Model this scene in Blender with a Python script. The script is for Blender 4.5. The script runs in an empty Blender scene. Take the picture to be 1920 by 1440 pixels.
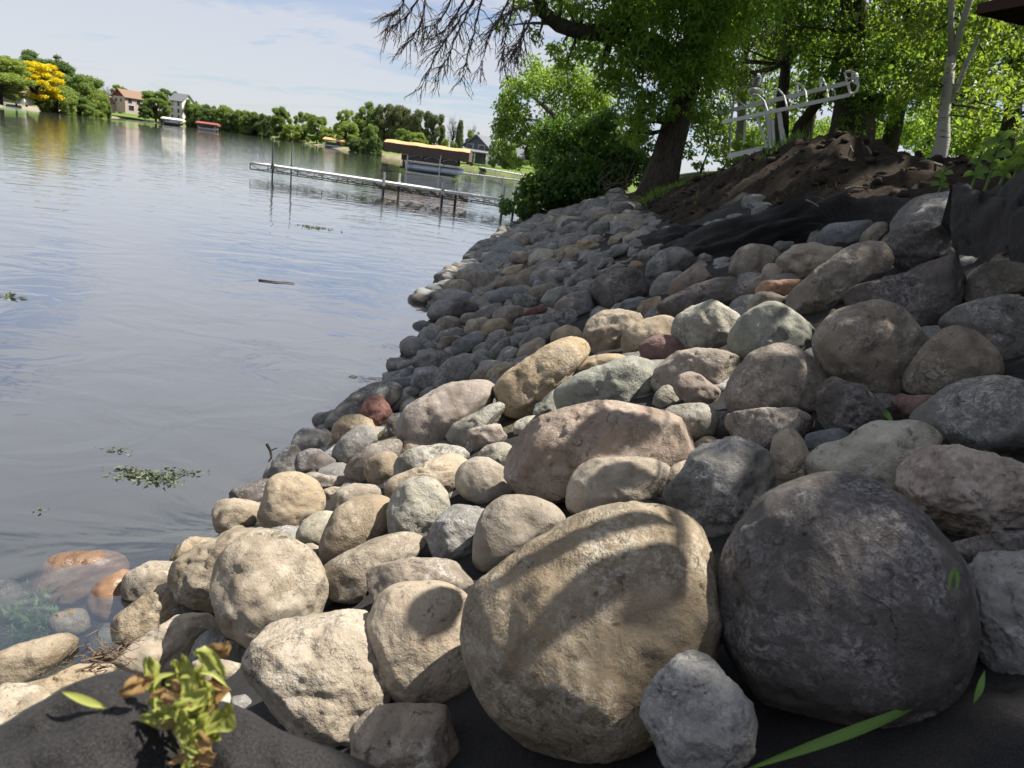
import bpy, bmesh, math, random
import numpy as np
from mathutils import Vector, Matrix

random.seed(7); rng = np.random.default_rng(7)
S = bpy.context.scene
COL = S.collection

# ------------------------------------------------------------------ camera
F, PW, PH = 1331.0, 1920, 1440
ROLL, PITCH, CZ = math.atan(.13), math.radians(17.07), 1.87
fwd = np.array([0, math.cos(PITCH), -math.sin(PITCH)])
up0 = np.array([0, math.sin(PITCH), math.cos(PITCH)]); rt0 = np.array([1., 0, 0])
CR = rt0*math.cos(ROLL) + up0*math.sin(ROLL)
CU = up0*math.cos(ROLL) - rt0*math.sin(ROLL)
CC = np.array([0, 0, CZ])
cam = bpy.data.objects.new('camera', bpy.data.cameras.new('camera')); COL.objects.link(cam)
m = Matrix.Identity(4)
for i in range(3):
    m[i][0] = CR[i]; m[i][1] = CU[i]; m[i][2] = -fwd[i]; m[i][3] = CC[i]
cam.matrix_world = m
cam.data.sensor_width = 36; cam.data.lens = 36*F/PW
cam.data.clip_start = .02; cam.data.clip_end = 6000
cam.data.dof.use_dof = True; cam.data.dof.focus_distance = 2.6; cam.data.dof.aperture_fstop = 8.0
S.camera = cam

# ------------------------------------------------------------------ light
SUN_AZ, SUN_EL = math.radians(81), math.radians(60)      # azimuth from +Y towards +X
SUN = np.array([math.sin(SUN_AZ)*math.cos(SUN_EL), math.cos(SUN_AZ)*math.cos(SUN_EL), math.sin(SUN_EL)])
sl = bpy.data.lights.new('sun', 'SUN'); sl.energy = 5.0; sl.angle = math.radians(.53); sl.color = (1, .93, .82)
so = bpy.data.objects.new('sun', sl); COL.objects.link(so)
so.rotation_euler = Vector(SUN).to_track_quat('Z', 'Y').to_euler(); so.location = (20, 10, 30)

W = bpy.data.worlds.new('World'); S.world = W; W.use_nodes = True
nt = W.node_tree; nt.nodes.clear()
def N(t, typ, **kw):
    n = t.nodes.new(typ)
    for k, v in kw.items():
        if k.startswith('i_'):
            key = k[2:]
            n.inputs[int(key) if key.isdigit() else key].default_value = v
        else: setattr(n, k, v)
    return n
def L(t, a, b): t.links.new(a, b)
def ramp(t, fac, stops, interp='LINEAR'):
    r = N(t, 'ShaderNodeValToRGB'); r.color_ramp.interpolation = interp
    e = r.color_ramp.elements
    while len(e) < len(stops): e.new(.5)
    for k, (p, c) in enumerate(stops):
        e[k].position = p; e[k].color = (c, c, c, 1) if isinstance(c, (int, float)) else (*c, 1)
    if fac is not None: L(t, fac, r.inputs[0])
    return r.outputs[0]
def mixc(t, fac, a, b, mode='MIX'):
    n = N(t, 'ShaderNodeMix', data_type='RGBA', blend_type=mode)
    for sock, v in ((n.inputs[0], fac), (n.inputs[6], a), (n.inputs[7], b)):
        if hasattr(v, 'links'): L(t, v, sock)
        elif isinstance(v, (int, float)): sock.default_value = v
        else: sock.default_value = (*v, 1)
    return n.outputs[2]
def mth(t, op, a, b=0.0, c=None):
    n = N(t, 'ShaderNodeMath', operation=op)
    for i, v in enumerate((a, b) if c is None else (a, b, c)):
        if hasattr(v, 'links'): L(t, v, n.inputs[i])
        else: n.inputs[i].default_value = v
    return n.outputs[0]
sky = N(nt, 'ShaderNodeTexSky', sky_type='NISHITA', sun_disc=False)
sky.sun_elevation = SUN_EL; sky.sun_rotation = SUN_AZ; sky.air_density = 1.0; sky.dust_density = .2; sky.ozone_density = 1.6
tc = N(nt, 'ShaderNodeTexCoord'); sp = N(nt, 'ShaderNodeSeparateXYZ'); L(nt, tc.outputs['Generated'], sp.inputs[0])
zz = mth(nt, 'ADD', mth(nt, 'MAXIMUM', sp.outputs[2], 0.0), .10)
cb = N(nt, 'ShaderNodeCombineXYZ'); L(nt, mth(nt, 'DIVIDE', sp.outputs[0], zz), cb.inputs[0]); L(nt, mth(nt, 'DIVIDE', sp.outputs[1], zz), cb.inputs[1])
mp = N(nt, 'ShaderNodeMapping'); mp.inputs['Rotation'].default_value = (0, 0, .5); mp.inputs['Scale'].default_value = (.75, 1.25, 1); mp.inputs['Location'].default_value = (12.1, 9.4, 0)
L(nt, cb.outputs[0], mp.inputs[0])
n1 = N(nt, 'ShaderNodeTexNoise', i_Scale=.95, i_Detail=7.0, i_Roughness=.56, i_Distortion=.7); L(nt, mp.outputs[0], n1.inputs['Vector'])
n2 = N(nt, 'ShaderNodeTexNoise', i_Scale=2.4, i_Detail=5.0, i_Roughness=.6, i_Distortion=.3); L(nt, mp.outputs[0], n2.inputs['Vector'])
cm = mth(nt, 'ADD', n1.outputs[0], mth(nt, 'MULTIPLY', n2.outputs[0], .22))
cl = ramp(nt, cm, [(.40, .04), (.51, .52), (.62, .98)], 'EASE')
cf = mth(nt, 'MULTIPLY', cl, .82)
skc = mixc(nt, cf, mixc(nt, 1.0, sky.outputs[0], (.86, .97, 1.18), 'MULTIPLY'), (6.9, 7.0, 7.4))
bg = N(nt, 'ShaderNodeBackground', i_Strength=.05); L(nt, skc, bg.inputs[0])
ow = N(nt, 'ShaderNodeOutputWorld'); L(nt, bg.outputs[0], ow.inputs[0])
S.view_settings.view_transform = 'Standard'; S.view_settings.look = 'None'
S.view_settings.exposure = 1.1; S.view_settings.gamma = 1; S.view_settings.use_curve_mapping = False
S.cycles.max_bounces = 7; S.cycles.transparent_max_bounces = 12; S.cycles.diffuse_bounces = 3
S.cycles.caustics_reflective = False; S.cycles.caustics_refractive = False
S.cycles.use_denoising = True

# ------------------------------------------------------------------ geometry helpers
def ray(px, py):
    d = fwd*F + CR*(px-PW/2) - CU*(py-PH/2); return d/np.linalg.norm(d)
def at(px, py, D): return CC + ray(px, py)*D
def atz(px, py, z=0.0):
    d = ray(px, py); return CC + d*((z-CZ)/d[2])
def proj(p):
    v = np.asarray(p)-CC; z = v@fwd
    return PW/2+F*(v@CR)/z, PH/2-F*(v@CU)/z, z
def hsh(i, j, k, s):
    h = (i*374761393 + j*668265263 + k*2147483647 + s*1274126177) & 0xffffffff
    h = ((h ^ (h >> 13))*1274126177) & 0xffffffff
    h = ((h ^ (h >> 16))*2246822519) & 0xffffffff
    return ((h ^ (h >> 15)) & 0xffff)/32767.5 - 1
def noise3(p, s=0):
    p = np.asarray(p, float); i = np.floor(p).astype(np.int64); f = p-i; f = f*f*f*(f*(f*6-15)+10)
    r = 0
    for dx in (0, 1):
        for dy in (0, 1):
            for dz in (0, 1):
                w = (f[:, 0] if dx else 1-f[:, 0])*(f[:, 1] if dy else 1-f[:, 1])*(f[:, 2] if dz else 1-f[:, 2])
                r = r + w*hsh(i[:, 0]+dx, i[:, 1]+dy, i[:, 2]+dz, s)
    return r
def fbm(p, o=4, s=0, g=.5):
    a, r, q = 1, 0, np.asarray(p, float)
    for k in range(o):
        r = r + a*noise3(q, s+k*17); q = q*2.03+11.3; a *= g
    return r
def fast(name, V, Fc, smooth=True):
    me = bpy.data.meshes.new(name); V = np.asarray(V, np.float32); Fc = np.asarray(Fc, np.int32)
    n = Fc.shape[1]
    me.vertices.add(len(V)); me.vertices.foreach_set('co', V.ravel())
    me.loops.add(Fc.size); me.loops.foreach_set('vertex_index', Fc.ravel())
    me.polygons.add(len(Fc)); me.polygons.foreach_set('loop_start', np.arange(0, Fc.size, n, dtype=np.int32))
    me.polygons.foreach_set('loop_total', np.full(len(Fc), n, np.int32))
    me.polygons.foreach_set('use_smooth', np.full(len(Fc), smooth, bool))
    me.update(calc_edges=True); return me
class MB:
    """collects shapes into one mesh"""
    def __init__(s): s.v, s.f = [], []
    def add(s, V, Fc):
        o = len(s.v); s.v += [tuple(map(float, p)) for p in V]; s.f += [tuple(int(i)+o for i in q) for q in Fc]; return s
    def frame(s, c, X, Y, Z):
        c, X, Y, Z = map(np.asarray, (c, X, Y, Z))
        V = [c+sx*X+sy*Y+sz*Z for sx in (-1, 1) for sy in (-1, 1) for sz in (-1, 1)]
        return s.add(V, [(0, 1, 3, 2), (4, 6, 7, 5), (0, 4, 5, 1), (2, 3, 7, 6), (0, 2, 6, 4), (1, 5, 7, 3)])
    def box(s, c, d, rz=0):
        a, b = math.cos(rz), math.sin(rz)
        return s.frame(c, np.array([a, b, 0])*d[0]/2, np.array([-b, a, 0])*d[1]/2, np.array([0, 0, 1.])*d[2]/2)
    def bar(s, p, q, w, h=None, up=(0, 0, 1)):
        p, q = np.asarray(p, float), np.asarray(q, float); h = h or w
        d = q-p; Ln = np.linalg.norm(d); d = d/Ln
        u = np.asarray(up, float)
        if abs(d@u) > .95: u = np.array([1., 0, 0])
        sd = np.cross(d, u); sd /= np.linalg.norm(sd); u = np.cross(sd, d)
        return s.frame((p+q)/2, d*Ln/2, sd*w/2, u*h/2)
    def tube(s, P, R, n=8, cap=True):
        P = np.asarray(P, float); R = np.broadcast_to(R, (len(P),)) if np.ndim(R) == 0 else np.asarray(R)
        T = np.gradient(P, axis=0); T /= np.linalg.norm(T, axis=1)[:, None]+1e-9
        u = np.array([0, 0, 1.]) if abs(T[0][2]) < .9 else np.array([1., 0, 0])
        o = len(s.v); a = np.arange(n)*2*math.pi/n
        for p, t, r in zip(P, T, R):
            u = u - t*(u@t); u /= np.linalg.norm(u)+1e-9; w = np.cross(t, u)
            for k in a: s.v.append(tuple(p+r*(math.cos(k)*u+math.sin(k)*w)))
        for i in range(len(P)-1):
            for k in range(n):
                s.f.append((o+i*n+k, o+i*n+(k+1) % n, o+(i+1)*n+(k+1) % n, o+(i+1)*n+k))
        if cap:
            s.f.append(tuple(o+k for k in reversed(range(n)))); s.f.append(tuple(o+(len(P)-1)*n+k for k in range(n)))
        return s
    def build(s, name, mat, parent=None, smooth=False, origin=None):
        V = np.array(s.v, float)
        og = np.array(parent_origin(parent)) if parent is not None else (np.asarray(origin, float) if origin is not None else np.zeros(3))
        me = bpy.data.meshes.new(name); me.from_pydata((V-og).tolist(), [], s.f)
        if smooth: me.polygons.foreach_set('use_smooth', [True]*len(s.f))
        me.update()
        return link(name, me, mat, parent, None if parent is not None else og)
def parent_origin(p):
    o = np.zeros(3)
    while p is not None:
        o = o+np.array(p.location); p = p.parent
    return o
def link(name, me, mat, parent=None, loc=None):
    o = bpy.data.objects.new(name, me)
    if mat is not None and not me.materials: me.materials.append(mat)
    COL.objects.link(o)
    if parent is not None: o.parent = parent
    if loc is not None: o.location = loc
    return o
def tag(o, label=None, cat=None, group=None, kind=None):
    if label: o['label'] = label
    if cat: o['category'] = cat
    if group: o['group'] = group
    if kind: o['kind'] = kind
    return o
def thing(name, loc, label, cat, group=None):
    o = bpy.data.objects.new(name, None); COL.objects.link(o); o.location = loc; o.empty_display_size = .2
    return tag(o, label, cat, group)
def dup(root, label=None, loc=None, rz=None, sc=None):
    c = root.copy(); COL.objects.link(c)
    if label: c['label'] = label
    if loc is not None: c.location = loc
    if rz is not None: c.rotation_euler = (0, 0, rz)
    if sc is not None: c.scale = sc
    for ch in list(root.children):
        d = ch.copy(); COL.objects.link(d); d.parent = c
        for g in list(ch.children):
            e = g.copy(); COL.objects.link(e); e.parent = d
    return c
_ico = {}
def ico(n):
    if n not in _ico:
        b = bmesh.new(); bmesh.ops.create_icosphere(b, subdivisions=n, radius=1)
        V = np.array([v.co[:] for v in b.verts]); Fc = np.array([[v.index for v in f.verts] for f in b.faces]); b.free()
        V /= np.linalg.norm(V, axis=1)[:, None]
        _ico[n] = (V, Fc)
    return _ico[n]

# ------------------------------------------------------------------ materials
def mat(name):
    mm = bpy.data.materials.new(name); mm.use_nodes = True; t = mm.node_tree; t.nodes.clear()
    out = N(t, 'ShaderNodeOutputMaterial'); return mm, t, out
def pbr(t, out, col, rough=.8, spec=.3, bump=None, metal=0.0):
    b = N(t, 'ShaderNodeBsdfPrincipled'); b.inputs['Roughness'].default_value = .5
    for sock, v in ((b.inputs['Base Color'], col), (b.inputs['Roughness'], rough)):
        if hasattr(v, 'links'): L(t, v, sock)
        elif isinstance(v, (int, float)): sock.default_value = v
        else: sock.default_value = (*v, 1)
    b.inputs['Specular IOR Level'].default_value = spec; b.inputs['Metallic'].default_value = metal
    if bump is not None: L(t, bump, b.inputs['Normal'])
    L(t, b.outputs[0], out.inputs[0]); return b
def noi(t, vec, scale, detail=4.0, rough=.55, dist=0.0):
    n = N(t, 'ShaderNodeTexNoise', i_Scale=scale, i_Detail=detail, i_Roughness=rough, i_Distortion=dist)
    if vec is not None: L(t, vec, n.inputs['Vector'])
    return n.outputs[0]
def bmp(t, h, dist, strength=1.0, nrm=None):
    b = N(t, 'ShaderNodeBump', i_Strength=strength, i_Distance=dist); L(t, h, b.inputs['Height'])
    if nrm is not None: L(t, nrm, b.inputs['Normal'])
    return b.outputs[0]
def simple(name, c, rough=.6, spec=.4, var=.15, scale=6, bd=.002, bs=40, metal=0.0):
    mm, t, out = mat(name); g = N(t, 'ShaderNodeTexCoord').outputs['Object']
    a = noi(t, g, scale, 5.0, .6)
    col = mixc(t, ramp(t, a, [(.3, 0), (.7, 1)]), tuple(x*(1-var) for x in c), tuple(min(1, x*(1+var)) for x in c))
    pbr(t, out, col, rough, spec, bmp(t, noi(t, g, bs, 4.0), bd), metal); return mm
def rock_mat(name, c1, c2, c3, lich=.5, lcol=(.42, .41, .38), dark=.5, rough_amt=1.0, freq=1.0):
    mm, t, out = mat(name)
    g = N(t, 'ShaderNodeTexCoord').outputs['Object']
    oi = N(t, 'ShaderNodeObjectInfo')
    off = N(t, 'ShaderNodeVectorMath', operation='ADD'); L(t, g, off.inputs[0])
    sc = N(t, 'ShaderNodeVectorMath', operation='SCALE'); sc.inputs['Scale'].default_value = 37.0
    cx = N(t, 'ShaderNodeCombineXYZ'); L(t, oi.outputs['Random'], cx.inputs[0]); L(t, oi.outputs['Random'], cx.inputs[1])
    L(t, cx.outputs[0], sc.inputs[0]); L(t, sc.outputs[0], off.inputs[1])
    v = off.outputs[0]
    big = noi(t, v, 4.5*freq, 5.0, .6, .4); mid = noi(t, v, 17*freq, 6.0, .65); fine = noi(t, v, 120*freq, 3.0, .7); grit = noi(t, v, 420*freq, 2.0, .6)
    col = mixc(t, ramp(t, big, [(.34, 0), (.66, 1)]), c1, c2)
    col = mixc(t, mth(t, 'MULTIPLY', ramp(t, mid, [(.50, 0), (.70, 1)]), .6), col, c3)
    # a little value change from stone to stone
    hv = N(t, 'ShaderNodeHueSaturation'); L(t, col, hv.inputs['Color'])
    L(t, mth(t, 'ADD', mth(t, 'MULTIPLY', oi.outputs['Random'], .42), .80), hv.inputs['Value'])
    L(t, mth(t, 'ADD', mth(t, 'MULTIPLY', mth(t, 'FRACT', mth(t, 'MULTIPLY', oi.outputs['Random'], 7.31)), .4), .60), hv.inputs['Saturation'])
    col = hv.outputs[0]
    wv = N(t, 'ShaderNodeTexWave', i_Scale=2.2*freq, i_Distortion=9.0, i_Detail=4.0); wv.inputs['Detail Scale'].default_value = 1.4; L(t, v, wv.inputs['Vector'])
    gate = ramp(t, mth(t, 'FRACT', mth(t, 'MULTIPLY', oi.outputs['Random'], 13.7)), [(.45, .08), (.55, .42)])
    col = mixc(t, mth(t, 'MULTIPLY', ramp(t, wv.outputs[1], [(.62, 0), (.86, 1)]), gate), col, tuple(x*.55 for x in c2))
    # pits and stains
    pit = ramp(t, noi(t, v, 34*freq, 7.0, .75, .6), [(.27, 1), (.40, 0)])
    col = mixc(t, mth(t, 'MULTIPLY', pit, dark*.75), col, tuple(x*.36 for x in c2))
    # mineral crust, in patches and fine flecks
    lm = mth(t, 'MULTIPLY', ramp(t, noi(t, v, 6*freq, 5.0, .65, .7), [(.44, 0), (.60, 1)]), ramp(t, noi(t, v, 62*freq, 6.0, .8, .8), [(.46, 0), (.60, 1)]))
    col = mixc(t, mth(t, 'MULTIPLY', lm, lich), col, lcol)
    col = mixc(t, ramp(t, fine, [(.56, 0), (.75, .34)]), col, tuple(x*1.5 for x in c1))
    col = mixc(t, ramp(t, grit, [(.30, .45), (.46, 0)]), col, tuple(x*.4 for x in c2))
    ck = noi(t, v, 5.5*freq, 6.0, .62, 1.2); ckm = ramp(t, mth(t, 'ABSOLUTE', mth(t, 'SUBTRACT', ck, .5)), [(.0, 1), (.006, 0)])
    ckm = mth(t, 'MULTIPLY', ckm, ramp(t, noi(t, v, 3.0*freq, 2.0), [(.57, 0), (.66, .7)]))
    col = mixc(t, ckm, col, tuple(x*.25 for x in c2))
    # stone is dark and shiny where the lake wets it
    ps = N(t, 'ShaderNodeSeparateXYZ'); L(t, N(t, 'ShaderNodeNewGeometry').outputs['Position'], ps.inputs[0])
    wet = ramp(t, mth(t, 'ADD', ps.outputs[2], mth(t, 'MULTIPLY', mth(t, 'SUBTRACT', big, .5), .06)), [(.03, 1), (.11, 0)])
    col = mixc(t, mth(t, 'MULTIPLY', wet, .8), col, mixc(t, 1.0, col, (.32, .30, .27), 'MULTIPLY'))
    rg = mth(t, 'SUBTRACT', .86, mth(t, 'MULTIPLY', wet, .6))
    h = mth(t, 'ADD', mth(t, 'MULTIPLY', mid, 1.0), mth(t, 'MULTIPLY', fine, .20))
    h = mth(t, 'ADD', h, mth(t, 'MULTIPLY', pit, -.45)); h = mth(t, 'ADD', h, mth(t, 'MULTIPLY', grit, .07)); h = mth(t, 'ADD', h, mth(t, 'MULTIPLY', ckm, -.5))
    rmask = ramp(t, noi(t, v, 3.3*freq, 3.0, .6), [(.38, .25), (.62, 1.25)]); h = mth(t, 'MULTIPLY', h, rmask)
    nr = bmp(t, h, .020*rough_amt/freq, .9)
    pbr(t, out, col, rg, .25, nr); return mm
RM = {
 'tan':   rock_mat('tan stone', (0.288, 0.228, 0.152), (0.216, 0.168, 0.108), (0.328, 0.272, 0.192), .75, (0.448, 0.424, 0.368), .45),
 'buff':  rock_mat('buff stone', (0.328, 0.269, 0.187), (0.257, 0.203, 0.136), (0.281, 0.187, 0.113), .45, (0.429, 0.398, 0.343), .35, .7),
 'pale':  rock_mat('pale stone', (0.312, 0.289, 0.226), (0.242, 0.226, 0.176), (0.359, 0.335, 0.281), .8, (0.452, 0.445, 0.413), .5),
 'grey':  rock_mat('grey stone', (0.190, 0.182, 0.169), (0.138, 0.133, 0.123), (0.237, 0.223, 0.199), .8, (0.437, 0.437, 0.437), .55),
 'blue':  rock_mat('blue grey stone', (0.176, 0.189, 0.194), (0.131, 0.141, 0.149), (0.225, 0.230, 0.227), .55, (0.378, 0.396, 0.405), .4, .7),
 'green': rock_mat('green grey stone', (0.228, 0.232, 0.188), (0.176, 0.180, 0.148), (0.272, 0.260, 0.208), .5, (0.368, 0.384, 0.352), .45, .9),
 'brown': rock_mat('brown stone', (0.230, 0.189, 0.143), (0.161, 0.131, 0.099), (0.267, 0.225, 0.179), .8, (0.423, 0.396, 0.359), .6),
 'dark':  rock_mat('dark stone', (.105, .089, .080), (.068, .059, .056), (.130, .113, .103), .65, (.30, .29, .30), .5),
 'pink':  rock_mat('pink stone', (0.296, 0.236, 0.188), (0.232, 0.180, 0.144), (0.320, 0.256, 0.208), .55, (0.424, 0.392, 0.360), .4, .9),
 'red':   rock_mat('red stone', (0.190, 0.085, 0.067), (0.123, 0.057, 0.048), (0.237, 0.123, 0.095), .35, (0.380, 0.314, 0.285), .5),
 'orange': rock_mat('orange stone', (0.396, 0.225, 0.122), (0.306, 0.162, 0.090), (0.414, 0.288, 0.180), .4, (0.486, 0.414, 0.342), .4, .7),
}
def leaf_mat(name, c, tr, tw=.45, var=.35):
    mm, t, out = mat(name)
    r = N(t, 'ShaderNodeNewGeometry').outputs['Random Per Island']
    k = mth(t, 'ADD', mth(t, 'MULTIPLY', r, 2*var), 1-var)
    def tint(cc):
        return mixc(t, 1.0, cc, mixc(t, k, (0, 0, 0), (1, 1, 1)), 'MULTIPLY')
    mx = N(t, 'ShaderNodeMix', data_type='RGBA', blend_type='MULTIPLY'); mx.inputs[0].default_value = 1
    cbn = N(t, 'ShaderNodeCombineXYZ'); [L(t, k, cbn.inputs[i]) for i in range(3)]
    d = N(t, 'ShaderNodeBsdfPrincipled'); d.inputs['Roughness'].default_value = .45; d.inputs['Specular IOR Level'].default_value = .35
    def mul(cc):
        q = N(t, 'ShaderNodeVectorMath', operation='MULTIPLY'); q.inputs[0].default_value = cc; L(t, cbn.outputs[0], q.inputs[1]); return q.outputs[0]
    L(t, mul(c), d.inputs['Base Color'])
    tl = N(t, 'ShaderNodeBsdfTranslucent'); L(t, mul(tr), tl.inputs[0])
    ms = N(t, 'ShaderNodeMixShader', i_0=tw); L(t, d.outputs[0], ms.inputs[1]); L(t, tl.outputs[0], ms.inputs[2])
    L(t, ms.outputs[0], out.inputs[0]); return mm
LM = {
 'mid':  leaf_mat('mid green leaf', (.06, .12, .020), (.25, .40, .04)),
 'lite': leaf_mat('light green leaf', (.09, .165, .030), (.34, .50, .055)),
 'ash': leaf_mat('drooping ash leaf', (.105, .20, .034), (.38, .56, .06), .52),
 'dark': leaf_mat('dark green leaf', (.050, .112, .026), (.18, .32, .035), .43),
 'birch': leaf_mat('birch leaf', (.065, .125, .022), (.32, .44, .04)),
 'far':  leaf_mat('far green leaf', (.15, .22, .06), (.30, .42, .08), .42),  # the far leaf colours are lightened to stand in for haze
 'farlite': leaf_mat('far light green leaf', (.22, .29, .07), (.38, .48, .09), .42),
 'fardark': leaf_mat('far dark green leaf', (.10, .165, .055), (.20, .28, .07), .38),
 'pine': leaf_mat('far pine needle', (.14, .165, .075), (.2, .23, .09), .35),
 'gold': leaf_mat('golden leaf', (.70, .58, .012), (.70, .58, .012), .3, .25),
 'wilt': leaf_mat('wilted leaf', (.30, .33, .08), (.36, .38, .06), .35, .3),
 'dry':  leaf_mat('dry leaf', (.30, .19, .08), (.30, .17, .06), .3, .3),
 'grass': leaf_mat('grass blade', (.10, .19, .035), (.18, .30, .05), .35, .3),
 'reed': leaf_mat('dry reed', (.33, .26, .13), (.3, .22, .1), .25, .25),
 'weed': leaf_mat('floating weed leaf', (.10, .118, .078), (.09, .11, .05), .2, .4),
}
def bark_mat(name, c1, c2, sx=1.0):
    mm, t, out = mat(name); g = N(t, 'ShaderNodeTexCoord').outputs['Object']
    q = N(t, 'ShaderNodeMapping'); q.inputs['Scale'].default_value = (9*sx, 9*sx, 1.6*sx); L(t, g, q.inputs[0])
    a = noi(t, q.outputs[0], 2.2, 6.0, .7, .8)
    col = mixc(t, ramp(t, a, [(.35, 0), (.62, 1)]), c1, c2)
    pbr(t, out, col, .9, .15, bmp(t, a, .05/sx, 1.0)); return mm
BARK = bark_mat('furrowed bark', (.030, .025, .020), (.10, .082, .067))
BARKD = bark_mat('dark bark', (.025, .021, .017), (.075, .062, .05))
BARKG = bark_mat('grey twig bark', (.14, .125, .11), (.24, .22, .20))
TWIG = simple('bare twig', (.11, .085, .07), .85, .2)
def birch_mat():
    mm, t, out = mat('white birch bark'); g = N(t, 'ShaderNodeTexCoord').outputs['Object']
    q = N(t, 'ShaderNodeMapping'); q.inputs['Scale'].default_value = (3, 3, 22); L(t, g, q.inputs[0])
    a = noi(t, q.outputs[0], 1.2, 5.0, .6, .4); b = noi(t, g, 2.2, 4.0, .6, .6)
    col = mixc(t, ramp(t, a, [(.60, 0), (.68, 1)]), (.36, .35, .325), (.07, .065, .06))
    col = mixc(t, ramp(t, b, [(.60, 0), (.66, 1)]), col, (.03, .028, .026))
    pbr(t, out, col, .75, .25, bmp(t, a, .01)); return mm
BIRCH = birch_mat()
def soil_mat():
    mm, t, out = mat('dark soil'); g = N(t, 'ShaderNodeTexCoord').outputs['Object']
    a = noi(t, g, 1.6, 6.0, .65, .4); b = noi(t, g, 14, 7.0, .7); c = noi(t, g, 70, 4.0, .7)
    col = mixc(t, ramp(t, a, [(.38, 0), (.68, 1)]), (.028, .023, .019), (.054, .042, .032))
    col = mixc(t, ramp(t, b, [(.55, 0), (.72, .8)]), col, (.10, .074, .053))
    h = mth(t, 'ADD', b, mth(t, 'MULTIPLY', c, .35))
    pbr(t, out, col, .95, .12, bmp(t, h, .06)); return mm
SOIL = soil_mat()
CLOD = simple('soil clod', (.038, .031, .025), .95, .1, .45, 20, .01, 60)
def ground_mat():
    mm, t, out = mat('shore ground'); g = N(t, 'ShaderNodeNewGeometry').outputs['Position']
    at_ = N(t, 'ShaderNodeAttribute'); at_.attribute_name = 'cover'
    a = noi(t, g, .12, 5.0, .6); b = noi(t, g, 3.0, 5.0, .7)
    lawn = mixc(t, ramp(t, a, [(.35, 0), (.65, 1)]), (.085, .145, .030), (.13, .19, .045))
    lawn = mixc(t, ramp(t, b, [(.4, 0), (.8, .5)]), lawn, (.06, .10, .025))
    bed = mixc(t, ramp(t, b, [(.3, 0), (.7, 1)]), (.060, .056, .040), (.11, .098, .068))
    beach = mixc(t, ramp(t, b, [(.3, 0), (.7, 1)]), (.17, .14, .10), (.30, .25, .18))
    ps = N(t, 'ShaderNodeSeparateXYZ'); L(t, at_.outputs['Color'], ps.inputs[0])
    col = mixc(t, ps.outputs[0], bed, lawn); col = mixc(t, ps.outputs[1], col, beach); col = mixc(t, ps.outputs[2], col, (.04, .03, .022))
    pbr(t, out, col, .95, .1, bmp(t, noi(t, g, 9, 5.0, .7), .05)); return mm
GROUND = ground_mat()
def fabric_mat():
    mm, t, out = mat('black landscape fabric'); g = N(t, 'ShaderNodeTexCoord').outputs['Object']
    a = noi(t, g, 5, 5.0, .6); f = noi(t, g, 900, 2.0, .7); d = noi(t, g, 60, 6.0, .8)
    col = mixc(t, ramp(t, a, [(.3, 0), (.7, 1)]), (.0065, .0065, .0075), (.012, .0115, .0125))
    col = mixc(t, ramp(t, f, [(.45, 0), (.75, .8)]), col, (.085, .083, .083))
    col = mixc(t, ramp(t, d, [(.66, 0), (.76, .55)]), col, (.16, .13, .10))
    h = mth(t, 'ADD', mth(t, 'MULTIPLY', noi(t, g, 22, 4.0, .55), 1.0), mth(t, 'MULTIPLY', f, .05))
    b = pbr(t, out, col, .85, .16, bmp(t, h, .012, .7))
    b.inputs['Sheen Weight'].default_value = .04; b.inputs['Sheen Roughness'].default_value = .4; return mm
FABRIC = fabric_mat()
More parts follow.
